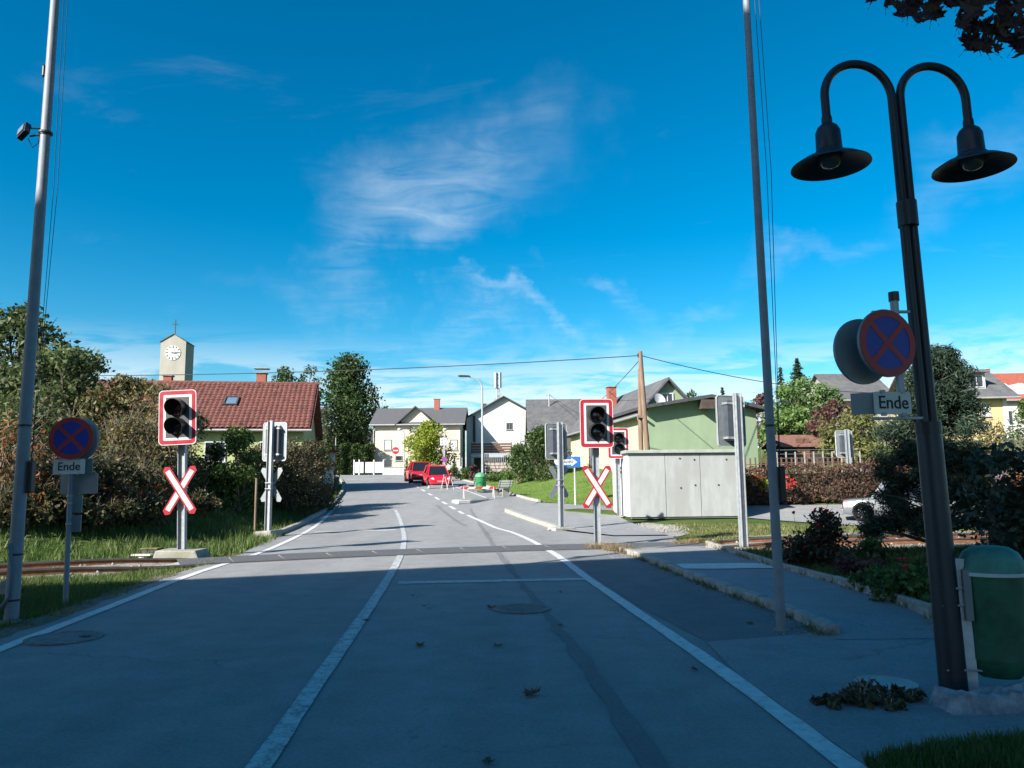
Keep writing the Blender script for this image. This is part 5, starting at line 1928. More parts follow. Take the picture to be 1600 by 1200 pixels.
def car(label, loc, rz, paint, L=3.9, Wd=1.7, H=1.5, suv=False, saloon=False, lift=0., pitch=0.):
    t = thing('parked_car', label, 'car', loc, rot=(0, pitch, rz))
    w = Wd / 2
    belt = .56 * H + lift
    zb = .2 + lift
    hl = L / 2
    hood = .46 * H + lift
    st = [(hl, zb + .12, hood - .22, .70), (hl - .06, zb + .03, hood - .13, .86), (hl - .25, zb, hood - .04, .95), (hl * .62, zb, hood + .04, .99), (hl * .45, zb, belt - .02, 1), (0, zb, belt, 1), (-hl * .6, zb, belt + .02, 1), (-hl + .3, zb + .02, belt + (.0 if not saloon else -.02), .97), (-hl + .06, zb + .06, belt - .06, .9), (-hl, zb + .16, belt - .2, .8)]
    secs = []
    for x, z0, z1, k in st:
        m = (z0 + z1) / 2
        hs = [(w * k * .9, z0), (w * k * .99, z0 + .1), (w * k, m), (w * k * .965, z1 - .07), (w * k * .88, z1)]
        secs.append([(x, -y, z) for y, z in hs] + [(x, y, z) for y, z in hs[::-1]])
    body = loft(MB(), secs).build('body', paint, t, smooth=38)
    # glasshouse
    rear = -hl * (.55 if saloon else .86)
    fr_ = hl * .48
    cab = [(fr_, belt - .06, .86, .86), (hl * .12, H - .07, .86, .66), (-hl * .15, H - .02, .87, .67), (rear + .45, H - .05, .87, .66), (rear, belt - .04, .84, .80)]
    secs = []
    for x, z1, kb, kt in cab:
        zb_ = belt - .07
        secs.append([(x, -w * kb, zb_), (x, -w * kt, max(z1, zb_ + .01)), (x, w * kt, max(z1, zb_ + .01)), (x, w * kb, zb_)])
    loft(MB(), secs).build('glasshouse', M('car glass', (.012, .016, .02), .05, .1, 2, spec=.9), t)
    mb = MB()
    tops = [(hl * .14, H - .06, .67), (-hl * .15, H - .005, .69), (rear + .43, H - .03, .675)]
    secs = [[(x, -w * k, z - .035), (x, -w * k * .9, z + .012), (x, w * k * .9, z + .012), (x, w * k, z - .035)] for x, z, k in tops]
    roof = loft(mb, secs).build('roof', paint, t, smooth=30)
    for s in (-1, 1):
        pl = MB()
        for (x0, z0, k0), (x1, z1, k1), wd in (((fr_ + .02, belt - .05, .875), (hl * .12, H - .06, .675), .06), ((-hl * .08, belt - .05, .885), (-hl * .1, H - .03, .69), .07), ((rear + .0, belt - .05, .86), (rear + .44, H - .06, .675), .09)):
            MB().bar((x0, s * w * k0, z0), (x1, s * w * k1, z1), wd, .05, (0, 1, 0)).build('pillar', paint, roof)
        MB().lathe([(.001, -.08), (.08, -.05), (.1, 0), (.08, .05), (.001, .08)], 10, (fr_ - .12, s * (w + .08), belt + .03)).build('mirror', paint, t, smooth=60)
        for k, xx in ((0, hl * .64), (1, -hl * (.70 if saloon else .62))):
            r_ = .31 if not suv else .34
            wc = (xx, s * (w - .06), r_)
            ty = MB().lathe([(r_ * .62, -.1), (r_ * .94, -.1), (r_, -.06), (r_, .06), (r_ * .94, .1), (r_ * .62, .1)], 28, wc, rotm(R(90), 0, 0), True).build('wheel', rubber, t, smooth=40)
            rm = MB().lathe([(r_ * .63, -.02), (r_ * .63, .02), (r_ * .58, .02), (r_ * .58, -.02)], 24, wc, rotm(R(90), 0, 0), True)
            for j in range(10):
                a = j * math.pi / 5
                rm.bar((wc[0] + .03 * math.cos(a), wc[1] + s * .085, wc[2] + .03 * math.sin(a)), (wc[0] + r_ * .6 * math.cos(a), wc[1] + s * .08, wc[2] + r_ * .6 * math.sin(a)), .03, .02, (0, 1, 0))
            rm.cyl((wc[0], wc[1] + s * .02, wc[2]), (wc[0], wc[1] + s * .1, wc[2]), .06, n=10).build('rim', M('alloy rim', (.24, .25, .26), .4, .1, metal=.5), ty)
            MB().cyl((xx, s * (w - .25), r_ + .03), (xx, s * (w + .004), r_ + .03), r_ * 1.14, n=28).build('wheel_arch', black_pl, t)
        MB().lathe([(.001, -.05), (.10, -.03), (.13, .0), (.12, .04), (.001, .07)], 14, (hl - .13, s * w * .68, hood - .15), rotm(0, R(70), s * R(25))).build('headlight', M('headlamp glass', (.5, .53, .55), .1, .05, spec=.9), t, smooth=60)
        MB().box((-hl + .12, s * w * .78, belt - .22), (.1, .2, .32), rotm(0, R(12), -s * R(28))).build('tail_light', M('tail lamp', (.55, .06, .06), .2), t, bevel=.02)
        MB().box((.1, s * (w + .003), belt - .18), (.16, .02, .03)).build('door_handle', paint, t)
    MB().box((hl - .06, 0, zb + .16), (.10, Wd * .62, .16)).build('grille', black_pl, t, bevel=.02)
    MB().box((hl + .0, 0, zb + .2), (.02, .5, .11)).build('number_plate', M('plain plate', (.3, .22, .23), .5), t)
    MB().box((-hl - .0, 0, belt - .28), (.03, .5, .11)).build('number_plate', M('plain plate', (.3, .22, .23), .5), t)
    MB().box((-hl + .02, 0, zb + .13), (.1, Wd * .8, .2)).build('rear_bumper', paint if saloon else black_pl, t, bevel=.03)
    return t


red_car = M('red car paint', (.62, .012, .03), .25, .04, 3, coat=.6)
Yc = 54.
q = W(682, 757, Yc)
hd = math.atan2(-.965, .26)
car('red hatchback parked facing us in the lay-by', (q.x, Yc, hr(Yc)), hd, red_car, L=3.6, Wd=1.62, H=1.46, pitch=math.atan(.05))
Ys = 60.
q = W(654, 754, Ys)
car('red hatchback seen from behind, left of the one facing us', (q.x, Ys, hr(Ys)), math.atan2(.965, -.26), M('deep red car paint', (.55, .012, .025), .25, .04, 3, coat=.6), L=4.0, Wd=1.76, H=1.6, suv=True, pitch=-math.atan(.05))
q = W(1408, 800, 28)
car('silver saloon car mostly hidden behind the dark pine', (14.15, 27.7, h(14.15, 27.7)), R(-23), M('silver car paint', (.22, .235, .25), .3, .04, 3, metal=.5, coat=.6), L=4.5, Wd=1.75, H=1.42, saloon=True)

# ================================================================== UTILITY POLE AND WIRES
Zu = 36.5
q = W(1003, 705, Zu)
g = h(q.x, Zu)
up = thing('utility_pole', 'brown twin-leg wooden utility pole in front of the green hall', 'utility pole', (q.x, Zu, g))
zt = W(1000, 549, Zu).z - g
xt = W(1000, 549, Zu).x - q.x
xb1, xb2 = W(1012, 705, Zu).x - q.x, W(1004, 705, Zu).x - q.x
MB().tube([(xb1 + .1, 0, -.3), ((xb1 + xt) / 2 + .03, 0, zt * .5), (xt, 0, zt)], [.14, .125, .105], 14).build('pole', wood_p, up, smooth=50)
MB().tube([(xb2 - .02, .22, -.3), ((xb2 + xt) / 2 - .05, .2, zt * .45), (xt - .02, .16, zt * .88)], [.13, .115, .09], 14).build('stay_pole', wood_p, up, smooth=50)
zb_ = W(1005, 651, Zu).z - g
MB().box((W(1003, 651, Zu).x - q.x, .0, zb_), (.42, .2, .12)).build('bolted_block', wood_p, up)
MB().cyl((xt - .12, -.05, zt - .28), (xt - .12, -.05, zt - .12), .035, n=8).build('insulator', dark_metal, up)
PT = Vector((q.x + xt, Zu, g + zt - .2))


def wire(label, a, b_, sag, r=.018):
    a, b_ = Vector(a), Vector(b_)
    c = (a + b_) / 2
    t = thing('overhead_wire', label, 'wire', a)
    MB().tube([a.lerp(b_, k / 14) - a - Vector((0, 0, sag * 4 * (k / 14) * (1 - k / 14))) for k in range(15)], r, 5).build('cable', M('black cable', (.02, .03, .03), .7), t)


wire('long overhead wire from the wooden pole across the road to the left', PT, W(-60, 586, 42), .35, .022)
wire('overhead wire from the wooden pole to the houses on the right', PT, W(1400, 614, 52), .5, .02)
wire('short steep wire from the wooden pole to the barn roof', PT - Vector((.1, 0, .3)), W(925, 636, Zb + 1), .15, .018)
wire('thin wire from the barn bracket toward the green hall eave', BRACKET, W(935, 663, 50), .1, .016)

# ================================================================== SMALL THINGS ON THE GROUND
def manhole(label, px_, py, r, mat, grid, off=.0):
    c = G(px_, py)
    t = thing('manhole_cover', label, 'manhole cover', (c.x, c.y, hr(c.y) + off), R(15))
    n = 36
    MB().lathe([(r, .0), (r, .014), (r * .88, .014), (r * .88, .0)], n, close=True).build('ring', mat, t)
    MB().cyl((0, 0, 0), (0, 0, .010), r * .87, n=n).build('lid', mat, t)
    if grid:
        for i in range(-5, 6):
            for j in range(-5, 6):
                if math.hypot(i, j) < 5.2:
                    MB().box((i * r * .15, j * r * .15, .0115), (r * .10, r * .05, .006), rotm(0, 0, R(45 if (i + j) % 2 else -45))).build('tread_bar', mat, t)
    return t


iron = M('cast iron', (.13, .13, .132), .6, .3, 8, metal=.2)
manhole('round iron manhole cover near the stop line in our lane', 815, 952, .36, iron, True, .004)
manhole('round iron manhole cover on the left edge line', 100, 998, .36, M('tarred cast iron', (.165, .16, .155), .8, .3, 8), False, .004)
manhole('pale round concrete cover at the foot of the black lantern', 1385, 1072, .22, M('pale cover', (.33, .36, .35), .85, .15), False, .012)


def maple_outline(s):
    pts = [(0, -1.0), (.05, -.55), (.45, -.62), (.38, -.42), (.95, -.2), (.78, -.08), (.92, .3), (.55, .22), (.5, .42), (.22, .3), (.32, .75), (.15, .68), (0, 1.05)]
    full = pts + [(-x, y) for x, y in pts[::-1][1:-1]]
    return [(x * s, y * s) for x, y in full]


def leaf_mesh(s, curl, mat, seed):
    rd = random.Random(seed)
    o = maple_outline(s)
    V = [(0, 0, 0)] + [(x, y, curl * (x * x + y * y) / s * rd.uniform(.5, 1.5)) for x, y in o]
    k = len(o)
    mb = MB().add(V, [(0, i + 1, (i + 1) % k + 1) for i in range(k)])
    mb.tube([(0, -s, curl * s), (0, -1.25 * s, curl * s * 1.4)], .02 * s, 4)
    me = mb.mesh('leaf', mat)
    return me


dry = M('dry brown leaf', (.11, .065, .04), .8, .35, 20)
where = ['lying on the centre line', 'nearest to the stop line on the left', 'just below the leaf by the stop line', 'large and red beside the manhole cover', 'on the tar seam below the manhole cover', 'in the middle of our lane, left of two alike', 'in the middle of our lane, right of two alike',
         'large and curled with its stalk up, nearest to us', 'near the right edge line', 'at the very bottom edge of our lane', 'small and pale right of the manhole cover', 'on the left manhole cover', 'left of the right flagpole foot']
spots = [(572, 971, .05), (645, 932, .035), (663, 948, .035), (768, 951, .08), (876, 979, .04), (656, 1011, .06), (778, 1011, .055), (832, 1088, .085), (1085, 1048, .05), (762, 1194, .05), (876, 927, .04), (134, 997, .075), (1172, 976, .05)]
rust_leaf = M('rust red leaf', (.22, .06, .025), .8, .3, 20)
for i, ((px_, py, s), wh_) in enumerate(zip(spots, where)):
    c = G(px_, py)
    me = leaf_mesh(s, random.uniform(.12, .55), rust_leaf if i in (3, 10) else dry, i)
    o = link('fallen_leaf', me, None, (c.x, c.y, .012), (random.uniform(-.25, .25), random.uniform(-.25, .25), random.uniform(0, 6)))
    tag(o, 'dry fallen maple leaf ' + wh_, 'leaf', 'fallen leaves on the road')
# track magnet box
c = G(236, 868)
tb = thing('track_box', 'small steel box topped with moss beside the left rails', 'box', (c.x, c.y, .0))
MB().box((0, 0, .06), (.34, .24, .16)).build('case', M('dark steel box', (.06, .06, .06), .7), tb, bevel=.01)
MB().box((0, 0, .155), (.40, .28, .03)).build('mossy_lid', M('moss', (.13, .13, .04), .95, .3, 12, bump=.8), tb, bevel=.01)
for s in (-1, 1):
    MB().box((s * .12, 0, -.05), (.03, .2, .1)).build('foot', galv, tb)
# pale bolted plate on rail
c = G(222, 872)
rpb = thing('rail_clamp', 'pale metal plate bolted to the left rails below the mossy box', 'plate', (c.x, c.y, .05))
MB().box((0, 0, .02), (.42, .16, .03)).box((0, 0, -.04), (.1, .1, .1)).build('plate', M('pale metal', (.45, .45, .43), .6), rpb)


# ================================================================== TREES AND SHRUBS
gl_dark = leafmat('dark green leaves', [(.018, .038, .010), (.03, .058, .014), (.045, .08, .02), (.07, .10, .03)], .25)
gl_mid = leafmat('mid green leaves', [(.03, .06, .013), (.05, .095, .02), (.075, .13, .03), (.13, .16, .05)], .3)
gl_light = leafmat('light green leaves', [(.05, .10, .02), (.08, .15, .03), (.12, .20, .05), (.20, .26, .12)], .35)
gl_bramble = leafmat('bramble leaves', [(.03, .04, .016), (.05, .06, .022), (.075, .055, .03), (.045, .065, .02), (.10, .065, .03)], .25)
gl_autumn = leafmat('autumn mixed leaves', [(.06, .08, .025), (.10, .105, .035), (.15, .12, .045), (.18, .10, .04), (.08, .10, .035), (.12, .13, .06)], .3)
gl_airy = leafmat('airy green leaves', [(.04, .065, .022), (.07, .10, .035), (.10, .135, .05), (.15, .17, .08)], .35)
gl_orange = leafmat('orange autumn leaves', [(.28, .09, .02), (.36, .14, .03), (.20, .06, .02), (.12, .07, .025), (.30, .06, .03)], .35)
gl_brown = leafmat('brown hedge leaves', [(.06, .05, .028), (.09, .07, .04), (.05, .055, .02), (.11, .085, .05)], .2)
gl_purple = leafmat('purple leaves', [(.07, .028, .032), (.11, .045, .05), (.09, .05, .035), (.15, .08, .06)], .3)
gl_hedge = leafmat('barberry leaves', [(.07, .03, .03), (.10, .045, .04), (.08, .06, .03), (.13, .06, .05), (.06, .07, .025)], .25)
gl_yel = leafmat('yellow green leaves', [(.08, .14, .015), (.14, .20, .02), (.24, .28, .03), (.34, .34, .05)], .35)
gl_fruit = leafmat('olive fruit tree leaves', [(.07, .09, .025), (.11, .13, .04), (.16, .17, .06), (.20, .17, .07)], .3)
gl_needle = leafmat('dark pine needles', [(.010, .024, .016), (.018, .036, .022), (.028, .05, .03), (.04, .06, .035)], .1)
gl_spruce = leafmat('spruce needles', [(.014, .034, .018), (.022, .05, .024), (.035, .065, .03)], .1)
gl_grey = leafmat('grey green willow leaves', [(.05, .065, .035), (.075, .095, .05), (.10, .12, .065)], .25)


def gp_(px, Y):
    x = W(px, 700, Y).x
    return Vector((x, Y, h(x, Y)))


def top_(py, Y, px=800):
    return W(px, py, Y).z


# left bank
tree('broadleaf_tree', 'tall dark broadleaf tree at the left edge of the picture', gp_(5, 31), top_(475, 31, 10), 3.3, gl_airy, 13000, .11, .20, 30, .12, twigs=5, inner=.3, group='trees on the left bank')
tree('broadleaf_tree', 'loose green tree right behind the left flagpole', gp_(95, 28), top_(530, 28, 90), 2.4, gl_airy, 8500, .085, .12, 28, .12, twigs=7, inner=.3, group='trees on the left bank')
tree('broadleaf_tree', 'thin half-bare tree left of the church tower', gp_(180, 28), top_(580, 28, 180), 1.8, gl_autumn, 7000, .075, .08, 22, .15, twigs=10, inner=.3, barkm=twig_m, group='trees on the left bank')
tree('broadleaf_tree', 'low leaning thin tree in front of the tiled roof', gp_(255, 27), top_(592, 27, 255), 1.6, gl_autumn, 4200, .06, .06, 18, .1, twigs=12, inner=.2, barkm=twig_m, group='trees on the left bank', cr=.42)
shrub('twiggy_shrub', 'dense twiggy shrub under the no-stopping disc', gp_(120, 24.5), top_(640, 24.5, 120), 1.9, gl_autumn, 3800, .055, 20, stems=40, twigs=220, group='shrubs on the left bank')
shrub('twiggy_shrub', 'bare grey twiggy shrub left of the front signal panel', gp_(205, 24.5), top_(640, 24.5, 200), 1.7, gl_autumn, 3600, .055, 20, stems=50, twigs=320, group='shrubs on the left bank')
shrub('twiggy_shrub', 'dark twiggy shrub beside the left flagpole', gp_(45, 24), top_(615, 24, 45), 1.8, gl_dark, 5000, .06, 20, stems=30, twigs=120, group='shrubs on the left bank')
shrub('twiggy_shrub', 'twiggy shrub between the front signal and the tiled house', gp_(285, 26.5), top_(622, 26.5, 285), 1.2, gl_autumn, 2600, .055, 14, stems=30, twigs=150, group='shrubs on the left bank')
def bank_at(px, py):
    return G(px, py, 0., h)


for px, py, hh_, r, lb in ((5, 775, 2.3, 1.1, 'orange sumac shrub at the far left edge'), (30, 800, 1.2, .9, 'low orange sumac shrub behind the left flagpole'), (150, 800, 1.0, .75, 'orange sumac shrub right of the rear sign plates'), (195, 803, .9, .7, 'rust-coloured sumac shrub left of the front signal'), (245, 800, .9, .7, 'red-brown sumac shrub behind the warning cross')):
    c = bank_at(px, py)
    shrub('sumac_shrub', lb, c, c.z + hh_, r, gl_orange, 900, .06, 9, stems=14, group='sumac shrubs', aspect=.3, twigs=40)
for px, py, hh_, r, w_ in ((0, 815, .9, .9, 'at the far left edge'), (70, 812, 1.0, .9, 'between the flagpole and the sign post'), (120, 820, .8, .8, 'right behind the lower sign plates'), (175, 818, .8, .8, 'left of the front signal post'), (225, 815, .8, .8, 'just left of the warning cross'), (310, 800, .7, .8, 'right of the warning cross'),
                       (40, 790, 1.3, 1.2, 'behind the left flagpole, higher up'), (100, 790, 1.4, 1.1, 'behind the sign plates, higher up'), (165, 788, 1.3, 1.1, 'under the bare grey shrub'), (220, 786, 1.3, 1.1, 'under the front signal panel, left side'), (290, 775, 1.2, 1.0, 'under the front signal panel, right side'),
                       (70, 765, 1.6, 1.3, 'below the no-stopping disc'), (140, 762, 1.6, 1.3, 'right of the no-stopping disc'), (255, 755, 1.5, 1.2, 'behind the front signal panel')):
    c = bank_at(px, py)
    shrub('bramble', 'dark bramble mound ' + w_, c, c.z + hh_, r, gl_bramble, 2400, .05, 12, stems=6, group='brambles on the bank', twigs=70)
shrub('green_bush', 'upright green bush left of the rear-facing signal', gp_(370, 28), top_(664, 28, 370), 1.1, gl_mid, 8000, .055, 18, stems=10, inner=.35, group='bushes along the bank top')
shrub('green_bush', 'dark green bush right of the front signal panel', gp_(332, 29), top_(690, 29, 330), 1.0, gl_dark, 5500, .055, 14, stems=10, group='bushes along the bank top')
for px, Y, py, r, lb in ((400, 31, 688, 1.15, 'brown clipped bush left of the rear-facing signal panel'), (452, 32.5, 684, 1.35, 'brown clipped bush right of the rear-facing signal panel'), (490, 35, 682, 1.25, 'rounded dark brown clipped bush nearest the road')):
    shrub('clipped_bush', lb, gp_(px, Y), top_(py, Y, px), r, gl_brown, 13000, .045, 44, stems=8, inner=.5, group='clipped brown bushes', ry=1.4)
hedge('garden_hedge', 'long dark green clipped hedge beside the cream house', W(500, 720, 82), W(582, 720, 84), 3.2, 1.4, gl_dark, 9000, .10)
tree('big_tree', 'big dark green tree between the tiled house and the cream house', gp_(536, 98), top_(550, 98, 540), 4.4, gl_dark, 24000, .18, .4, 50, .03, inner=.35, shape='column', cr=.5)
tree('willow_tree', 'pale grey-green willow below the big dark tree', gp_(512, 88), top_(632, 88, 512), 1.5, gl_grey, 3200, .13, .1, 16, .05, shape='column', cr=.5)
tree('garden_tree', 'left of two dark garden trees above the tiled roof', gp_(438, 90), top_(570, 90, 438), 2.2, gl_dark, 3400, .15, .2, 18, .35, group='garden trees behind the tiled roof')
tree('garden_tree', 'right of two dark garden trees above the tiled roof', gp_(472, 88), top_(566, 88, 472), 2.0, gl_dark, 3400, .15, .2, 18, .35, group='garden trees behind the tiled roof')
# middle
tree('young_tree', 'yellow-green young tree in front of the cream house', gp_(668, 70), top_(655, 70, 668), 2.35, gl_yel, 9000, .10, .10, 34, .2, inner=.4, cr=.46)
shrub('dense_shrub', 'dense green shrub at the lawn edge before the barn', gp_(846, 52), top_(662, 52, 846), 2.2, gl_dark, 9000, .075, 30, stems=14, inner=.4)
shrub('dense_shrub', 'loose green shrub left part beside the dense lawn shrub', gp_(812, 53), top_(690, 53, 812), 1.2, gl_mid, 2600, .07, 14, stems=10)
for px, Y, py, r, lb in ((708, 62, 727, .8, 'low dark shrub right behind the red car'), (728, 62, 729, .7, 'low dark shrub left of the tall street lamp'), (740, 60, 722, .5, 'pinkish flowering shrub left of the tall street lamp'), (770, 60, 731, .8, 'low shrub right of the tall street lamp'), (790, 58, 730, .7, 'low pale shrub at the foot of the stone wall')):
    shrub('border_shrub', lb, gp_(px, Y), max(top_(py, Y, px), h(gp_(px, Y).x, Y) + .5), r, gl_purple if 'pink' in lb else (gl_light if 'pale' in lb else gl_mid), 1300, .06, 9, stems=4, group='low shrubs above the lawn')
for px, lb in ((710, 'small pointed conifer before the mesh fence'), (636, 'small pointed conifer left of the yellow-green tree')):
    tree('dwarf_conifer', lb, gp_(px, 78), top_(716, 78, px), .45, gl_spruce, 700, .07, .05, 10, .02, shape='cone', group='dwarf conifers')
# right
tree('pale_tree', 'large pale green tree behind the garden shed', gp_(1255, 52), top_(588, 52, 1255), 2.9, gl_light, 9000, .11, .16, 34, .12, inner=.35)
tree('pale_tree', 'pale green tree left of the round road sign', gp_(1215, 53), top_(640, 53, 1215), 1.6, gl_light, 3000, .11, .1, 16, .1, inner=.35)
tree('spruce', 'dark pointed spruce above the pale green tree', gp_(1253, 60), top_(562, 60, 1253), 2.0, gl_spruce, 5000, .13, .16, 46, .05, shape='cone', cr=.34, group='spruces on the right')
tree('spruce', 'thin spruce tip left of the larger spruce', gp_(1226, 62), top_(575, 62, 1226), 1.0, gl_spruce, 1800, .11, .1, 24, .05, shape='cone', group='spruces on the right')
tree('spruce', 'tiny distant spruce tip above the green hall roof', gp_(1133, 90), top_(606, 90, 1133), 1.2, gl_spruce, 1500, .16, .1, 20, .05, shape='cone', group='spruces on the right')
tree('garden_tree', 'dark round treetop above the green hall roof', gp_(1080, 85), top_(609, 85, 1080), 1.9, gl_dark, 2500, .15, .16, 16, .3)
tree('plum_tree', 'purple-leaved plum tree between the pale tree and the road sign', gp_(1302, 47), top_(620, 47, 1302), 1.7, gl_purple, 4500, .09, .09, 22, .15, inner=.35, group='purple plum trees')
tree('plum_tree', 'small reddish plum treetop left of the right flagpole', gp_(1190, 58), top_(612, 58, 1190), 1.2, gl_purple, 1800, .1, .08, 14, .3, group='purple plum trees')
tree('fruit_tree', 'olive fruit tree above the wire fence', gp_(1342, 40), top_(637, 40, 1338), 2.1, gl_fruit, 7500, .075, .09, 30, .25, inner=.35, cr=.4)
tree('conifer_tree', 'tall green conifer right of the red villa edge', gp_(1612, 50), top_(620, 50, 1600), 1.2, gl_mid, 3500, .09, .1, 22, .02, shape='column')
shrub('autumn_bush', 'brownish autumn bush below the yellow house', gp_(1548, 34), top_(655, 34, 1548), 1.5, gl_autumn, 3200, .07, 18, stems=20, twigs=60)
shrub('autumn_bush', 'loose grey-green bush at the right edge below the villa', gp_(1592, 32), top_(660, 32, 1592), 1.3, gl_grey, 2200, .07, 14, stems=20, twigs=80)
shrub('aster_bush', 'lilac flowering aster bush in the right garden', gp_(1560, 28), top_(700, 28, 1560), .8, leafmat('lilac asters', [(.06, .08, .03), (.25, .14, .30), (.08, .09, .03), (.30, .18, .36)], .3), 1500, .04, 10, stems=10)
shrub('aster_bush', 'lilac flowering bush left of the dark pine', gp_(1358, 37), top_(716, 37, 1358), .8, leafmat('lilac asters', []), 900, .05, 8, stems=10)
shrub('autumn_bush', 'red-orange low bush behind the dark hedge', gp_(1580, 22), top_(738, 22, 1580), .8, gl_orange, 900, .05, 8, stems=10)
# brown-red hedge with paling fence behind it
xa, xb = W(1158, 780, 32.5).x, W(1325, 780, 34).x
hedge('barberry_hedge', 'clipped red-brown hedge along the side street', (xa - 3, 32.6, 0), (xb + 8, 34.2, 0), 1.45, 1.0, gl_hedge, 16000, .05)
for px, py, mt, lb in ((1176, 748, gl_orange, 'bright orange shoot at the left of the red-brown hedge'), (1228, 752, leafmat('scarlet leaves', [(.35, .03, .03), (.45, .06, .04), (.25, .03, .03)], .3), 'scarlet shoot in the red-brown hedge right of the flagpole'), (1196, 757, gl_yel, 'yellow-green shoot in the red-brown hedge left of the flagpole')):
    q = W(px, py, 32.2)
    shrub('hedge_shoot', lb, (q.x, 32.0, q.z - .25), q.z + .32, .38, mt, 260, .05, 6, stems=6, cat='shrub')
pf = thing('paling_fence', 'low brown paling fence behind the red-brown hedge', 'fence', (xa - 2, 35.2, h(xa, 35.2)))
n = 60
L = xb - xa + 9
plm = MB().box((0, 0, .8), (.07, .025, 1.6)).mesh('pale', wood_b)
for i in range(n):
    x = i * L / n
    link('pale', plm, pf, (x, random.uniform(-.01, .01), h(xa - 2 + x, 35.2) - h(xa, 35.2) + random.uniform(-.03, .03)))
for z in (.5, 1.35):
    MB().bar((0, .04, z), (L, .04, z + h(xa - 2 + L, 35.2) - h(xa, 35.2)), .03, .08, (0, 1, 0)).build('rail', wood_b, pf)
wf2 = thing('wire_mesh_fence', 'wire mesh fence on pale concrete posts before the garden shed', 'fence', (W(1215, 735, 37).x, 37, h(W(1215, 735, 37).x, 37)))
L = W(1345, 735, 37).x - W(1215, 735, 37).x
for i in range(10):
    x = i * L / 9
    MB().box((0, 0, .8), (.055, .055, 1.6)).build('post', concrete, wf2, loc=(x, 0, h(wf2.location.x + x, 37) - h(wf2.location.x, 37)))
for k in range(6):
    MB().tube([(0, 0, .7 + k * .2), (L, 0, .7 + k * .2 + h(wf2.location.x + L, 37) - h(wf2.location.x, 37))], .008, 4).build('wire', galv, wf2)

# dark pine by the lantern
pb = G(1458, 866, .1)
ptop = top_(528, pb.y, 1460)
pine = thing('pine_tree', 'dark bushy pine on the shaded bed right of the rose bush', 'tree', (pb.x, pb.y, h(pb.x, pb.y)))
H = ptop - pb.z
cl, lb = [], MB()
lb.tube([(0, 0, -.1), (.05, 0, H * .3), (.22, 0, H * .7), (.42, 0, H * .97)], [.09, .07, .045, .012], 8)
for i in range(260):
    zf = random.random() ** 1.05
    z = .28 * H * .35 + zf * (H * .93 - .1 * H)
    rmax = 1.2 * (1 - zf) ** .55 * (.85 + .3 * random.random()) + .08
    a = random.uniform(0, 6.283)
    q = math.sqrt(random.uniform(.15, 1)) * rmax
    cx_ = .42 * zf
    c = Vector((cx_ + math.cos(a) * q, math.sin(a) * q, z))
    cl.append((c, random.uniform(.13, .26), .8))
    lb.tube([(cx_ * .9, 0, max(.1, z - .25)), ((cx_ + c.x) / 2, c.y / 2, z - .08), c], [.022, .014, .006], 4, False)
C = clump_points(cl, 60000, .1)
V, F = leaf_quads(C, .055, .16)
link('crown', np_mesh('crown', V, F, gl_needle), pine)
lb.build('trunk', bark, pine, smooth=60)
# dark hedge at the right edge
q = W(1545, 800, 11.0)
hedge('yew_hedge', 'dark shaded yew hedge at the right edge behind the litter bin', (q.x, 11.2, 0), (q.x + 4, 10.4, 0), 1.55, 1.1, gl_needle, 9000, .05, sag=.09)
# rose bush and bed plants
rb_ = G(1285, 886, .1)
ro = shrub('rose_bush', 'rose bush with red blooms beside the right flagpole', (rb_.x, rb_.y, h(rb_.x, rb_.y)), h(rb_.x, rb_.y) + .98, .62, leafmat('rose leaves', [(.02, .035, .014), (.03, .05, .02), (.07, .025, .025), (.05, .03, .02)], .2), 4200, .035, 20, stems=26, twigs=70, barkm=M('rose canes', (.04, .06, .03), .8))


def rose(parent, loc, r, mat):
    mb = MB()
    for k in range(9):
        a, tl_ = k * 2.4, .2 + .09 * k
        rot_ = rotm(0, -tl_ * 1.1, a)
        rr = r * (.45 + .07 * k)
        o = Vector(loc)
        pts_ = [(0, -.3, 0), (.7, -.5, .12), (1.0, 0, .3), (.7, .5, .12), (0, .3, 0)]
        mb.add([o + rot_ @ (Vector(p_) * rr) for p_ in pts_], [(0, 1, 2, 3, 4)])
    return mb.build('bloom', mat, parent)


rose_r = M('rose red', (.42, .012, .03), .5, .2, 30)
for px, py in ((1283, 797), (1273, 801), (1291, 800), (1281, 823), (1240, 803), (1257, 858), (1276, 824), (1296, 806)):
    q = W(px, py, rb_.y - .15) - ro.location
    rose(ro, q, .055 if px != 1281 else .075, rose_r)
    MB().tube([(q.x * .5, 0, .2), (q.x * .9, q.y * .6, q.z * .7), tuple(q)], [.006, .005, .003], 4).build('cane', M('rose canes', ()), ro)
for px, py, dep, lbl in ((1340, 905, 9.6, 'purple-leaved low shrub right of the rose bush'), (1385, 925, 8.8, 'low green bed plant left of the black lantern'), (1425, 940, 8.0, 'low dark bed plant nearest the black lantern'), (1370, 880, 10.8, 'low green bed plant before the pine trunk'), (1450, 905, 9.3, 'dark bed plant right of the pine trunk')):
    c = G(px, py, .1)
    sb_ = shrub('bed_plant', lbl, (c.x, c.y, h(c.x, c.y)), h(c.x, c.y) + random.uniform(.35, .5), .5, gl_purple if 'purple' in lbl else gl_mid, 1300, .035, 9, stems=8, twigs=20, group='plants in the shaded bed', barkm=M('rose canes', ()))
    if px in (1385, 1425):
        for k in range(2):
            rose(sb_, (random.uniform(-.2, .2), -.25, .4), .045, M('pink rose', (.5, .03, .08), .5, .2, 30))
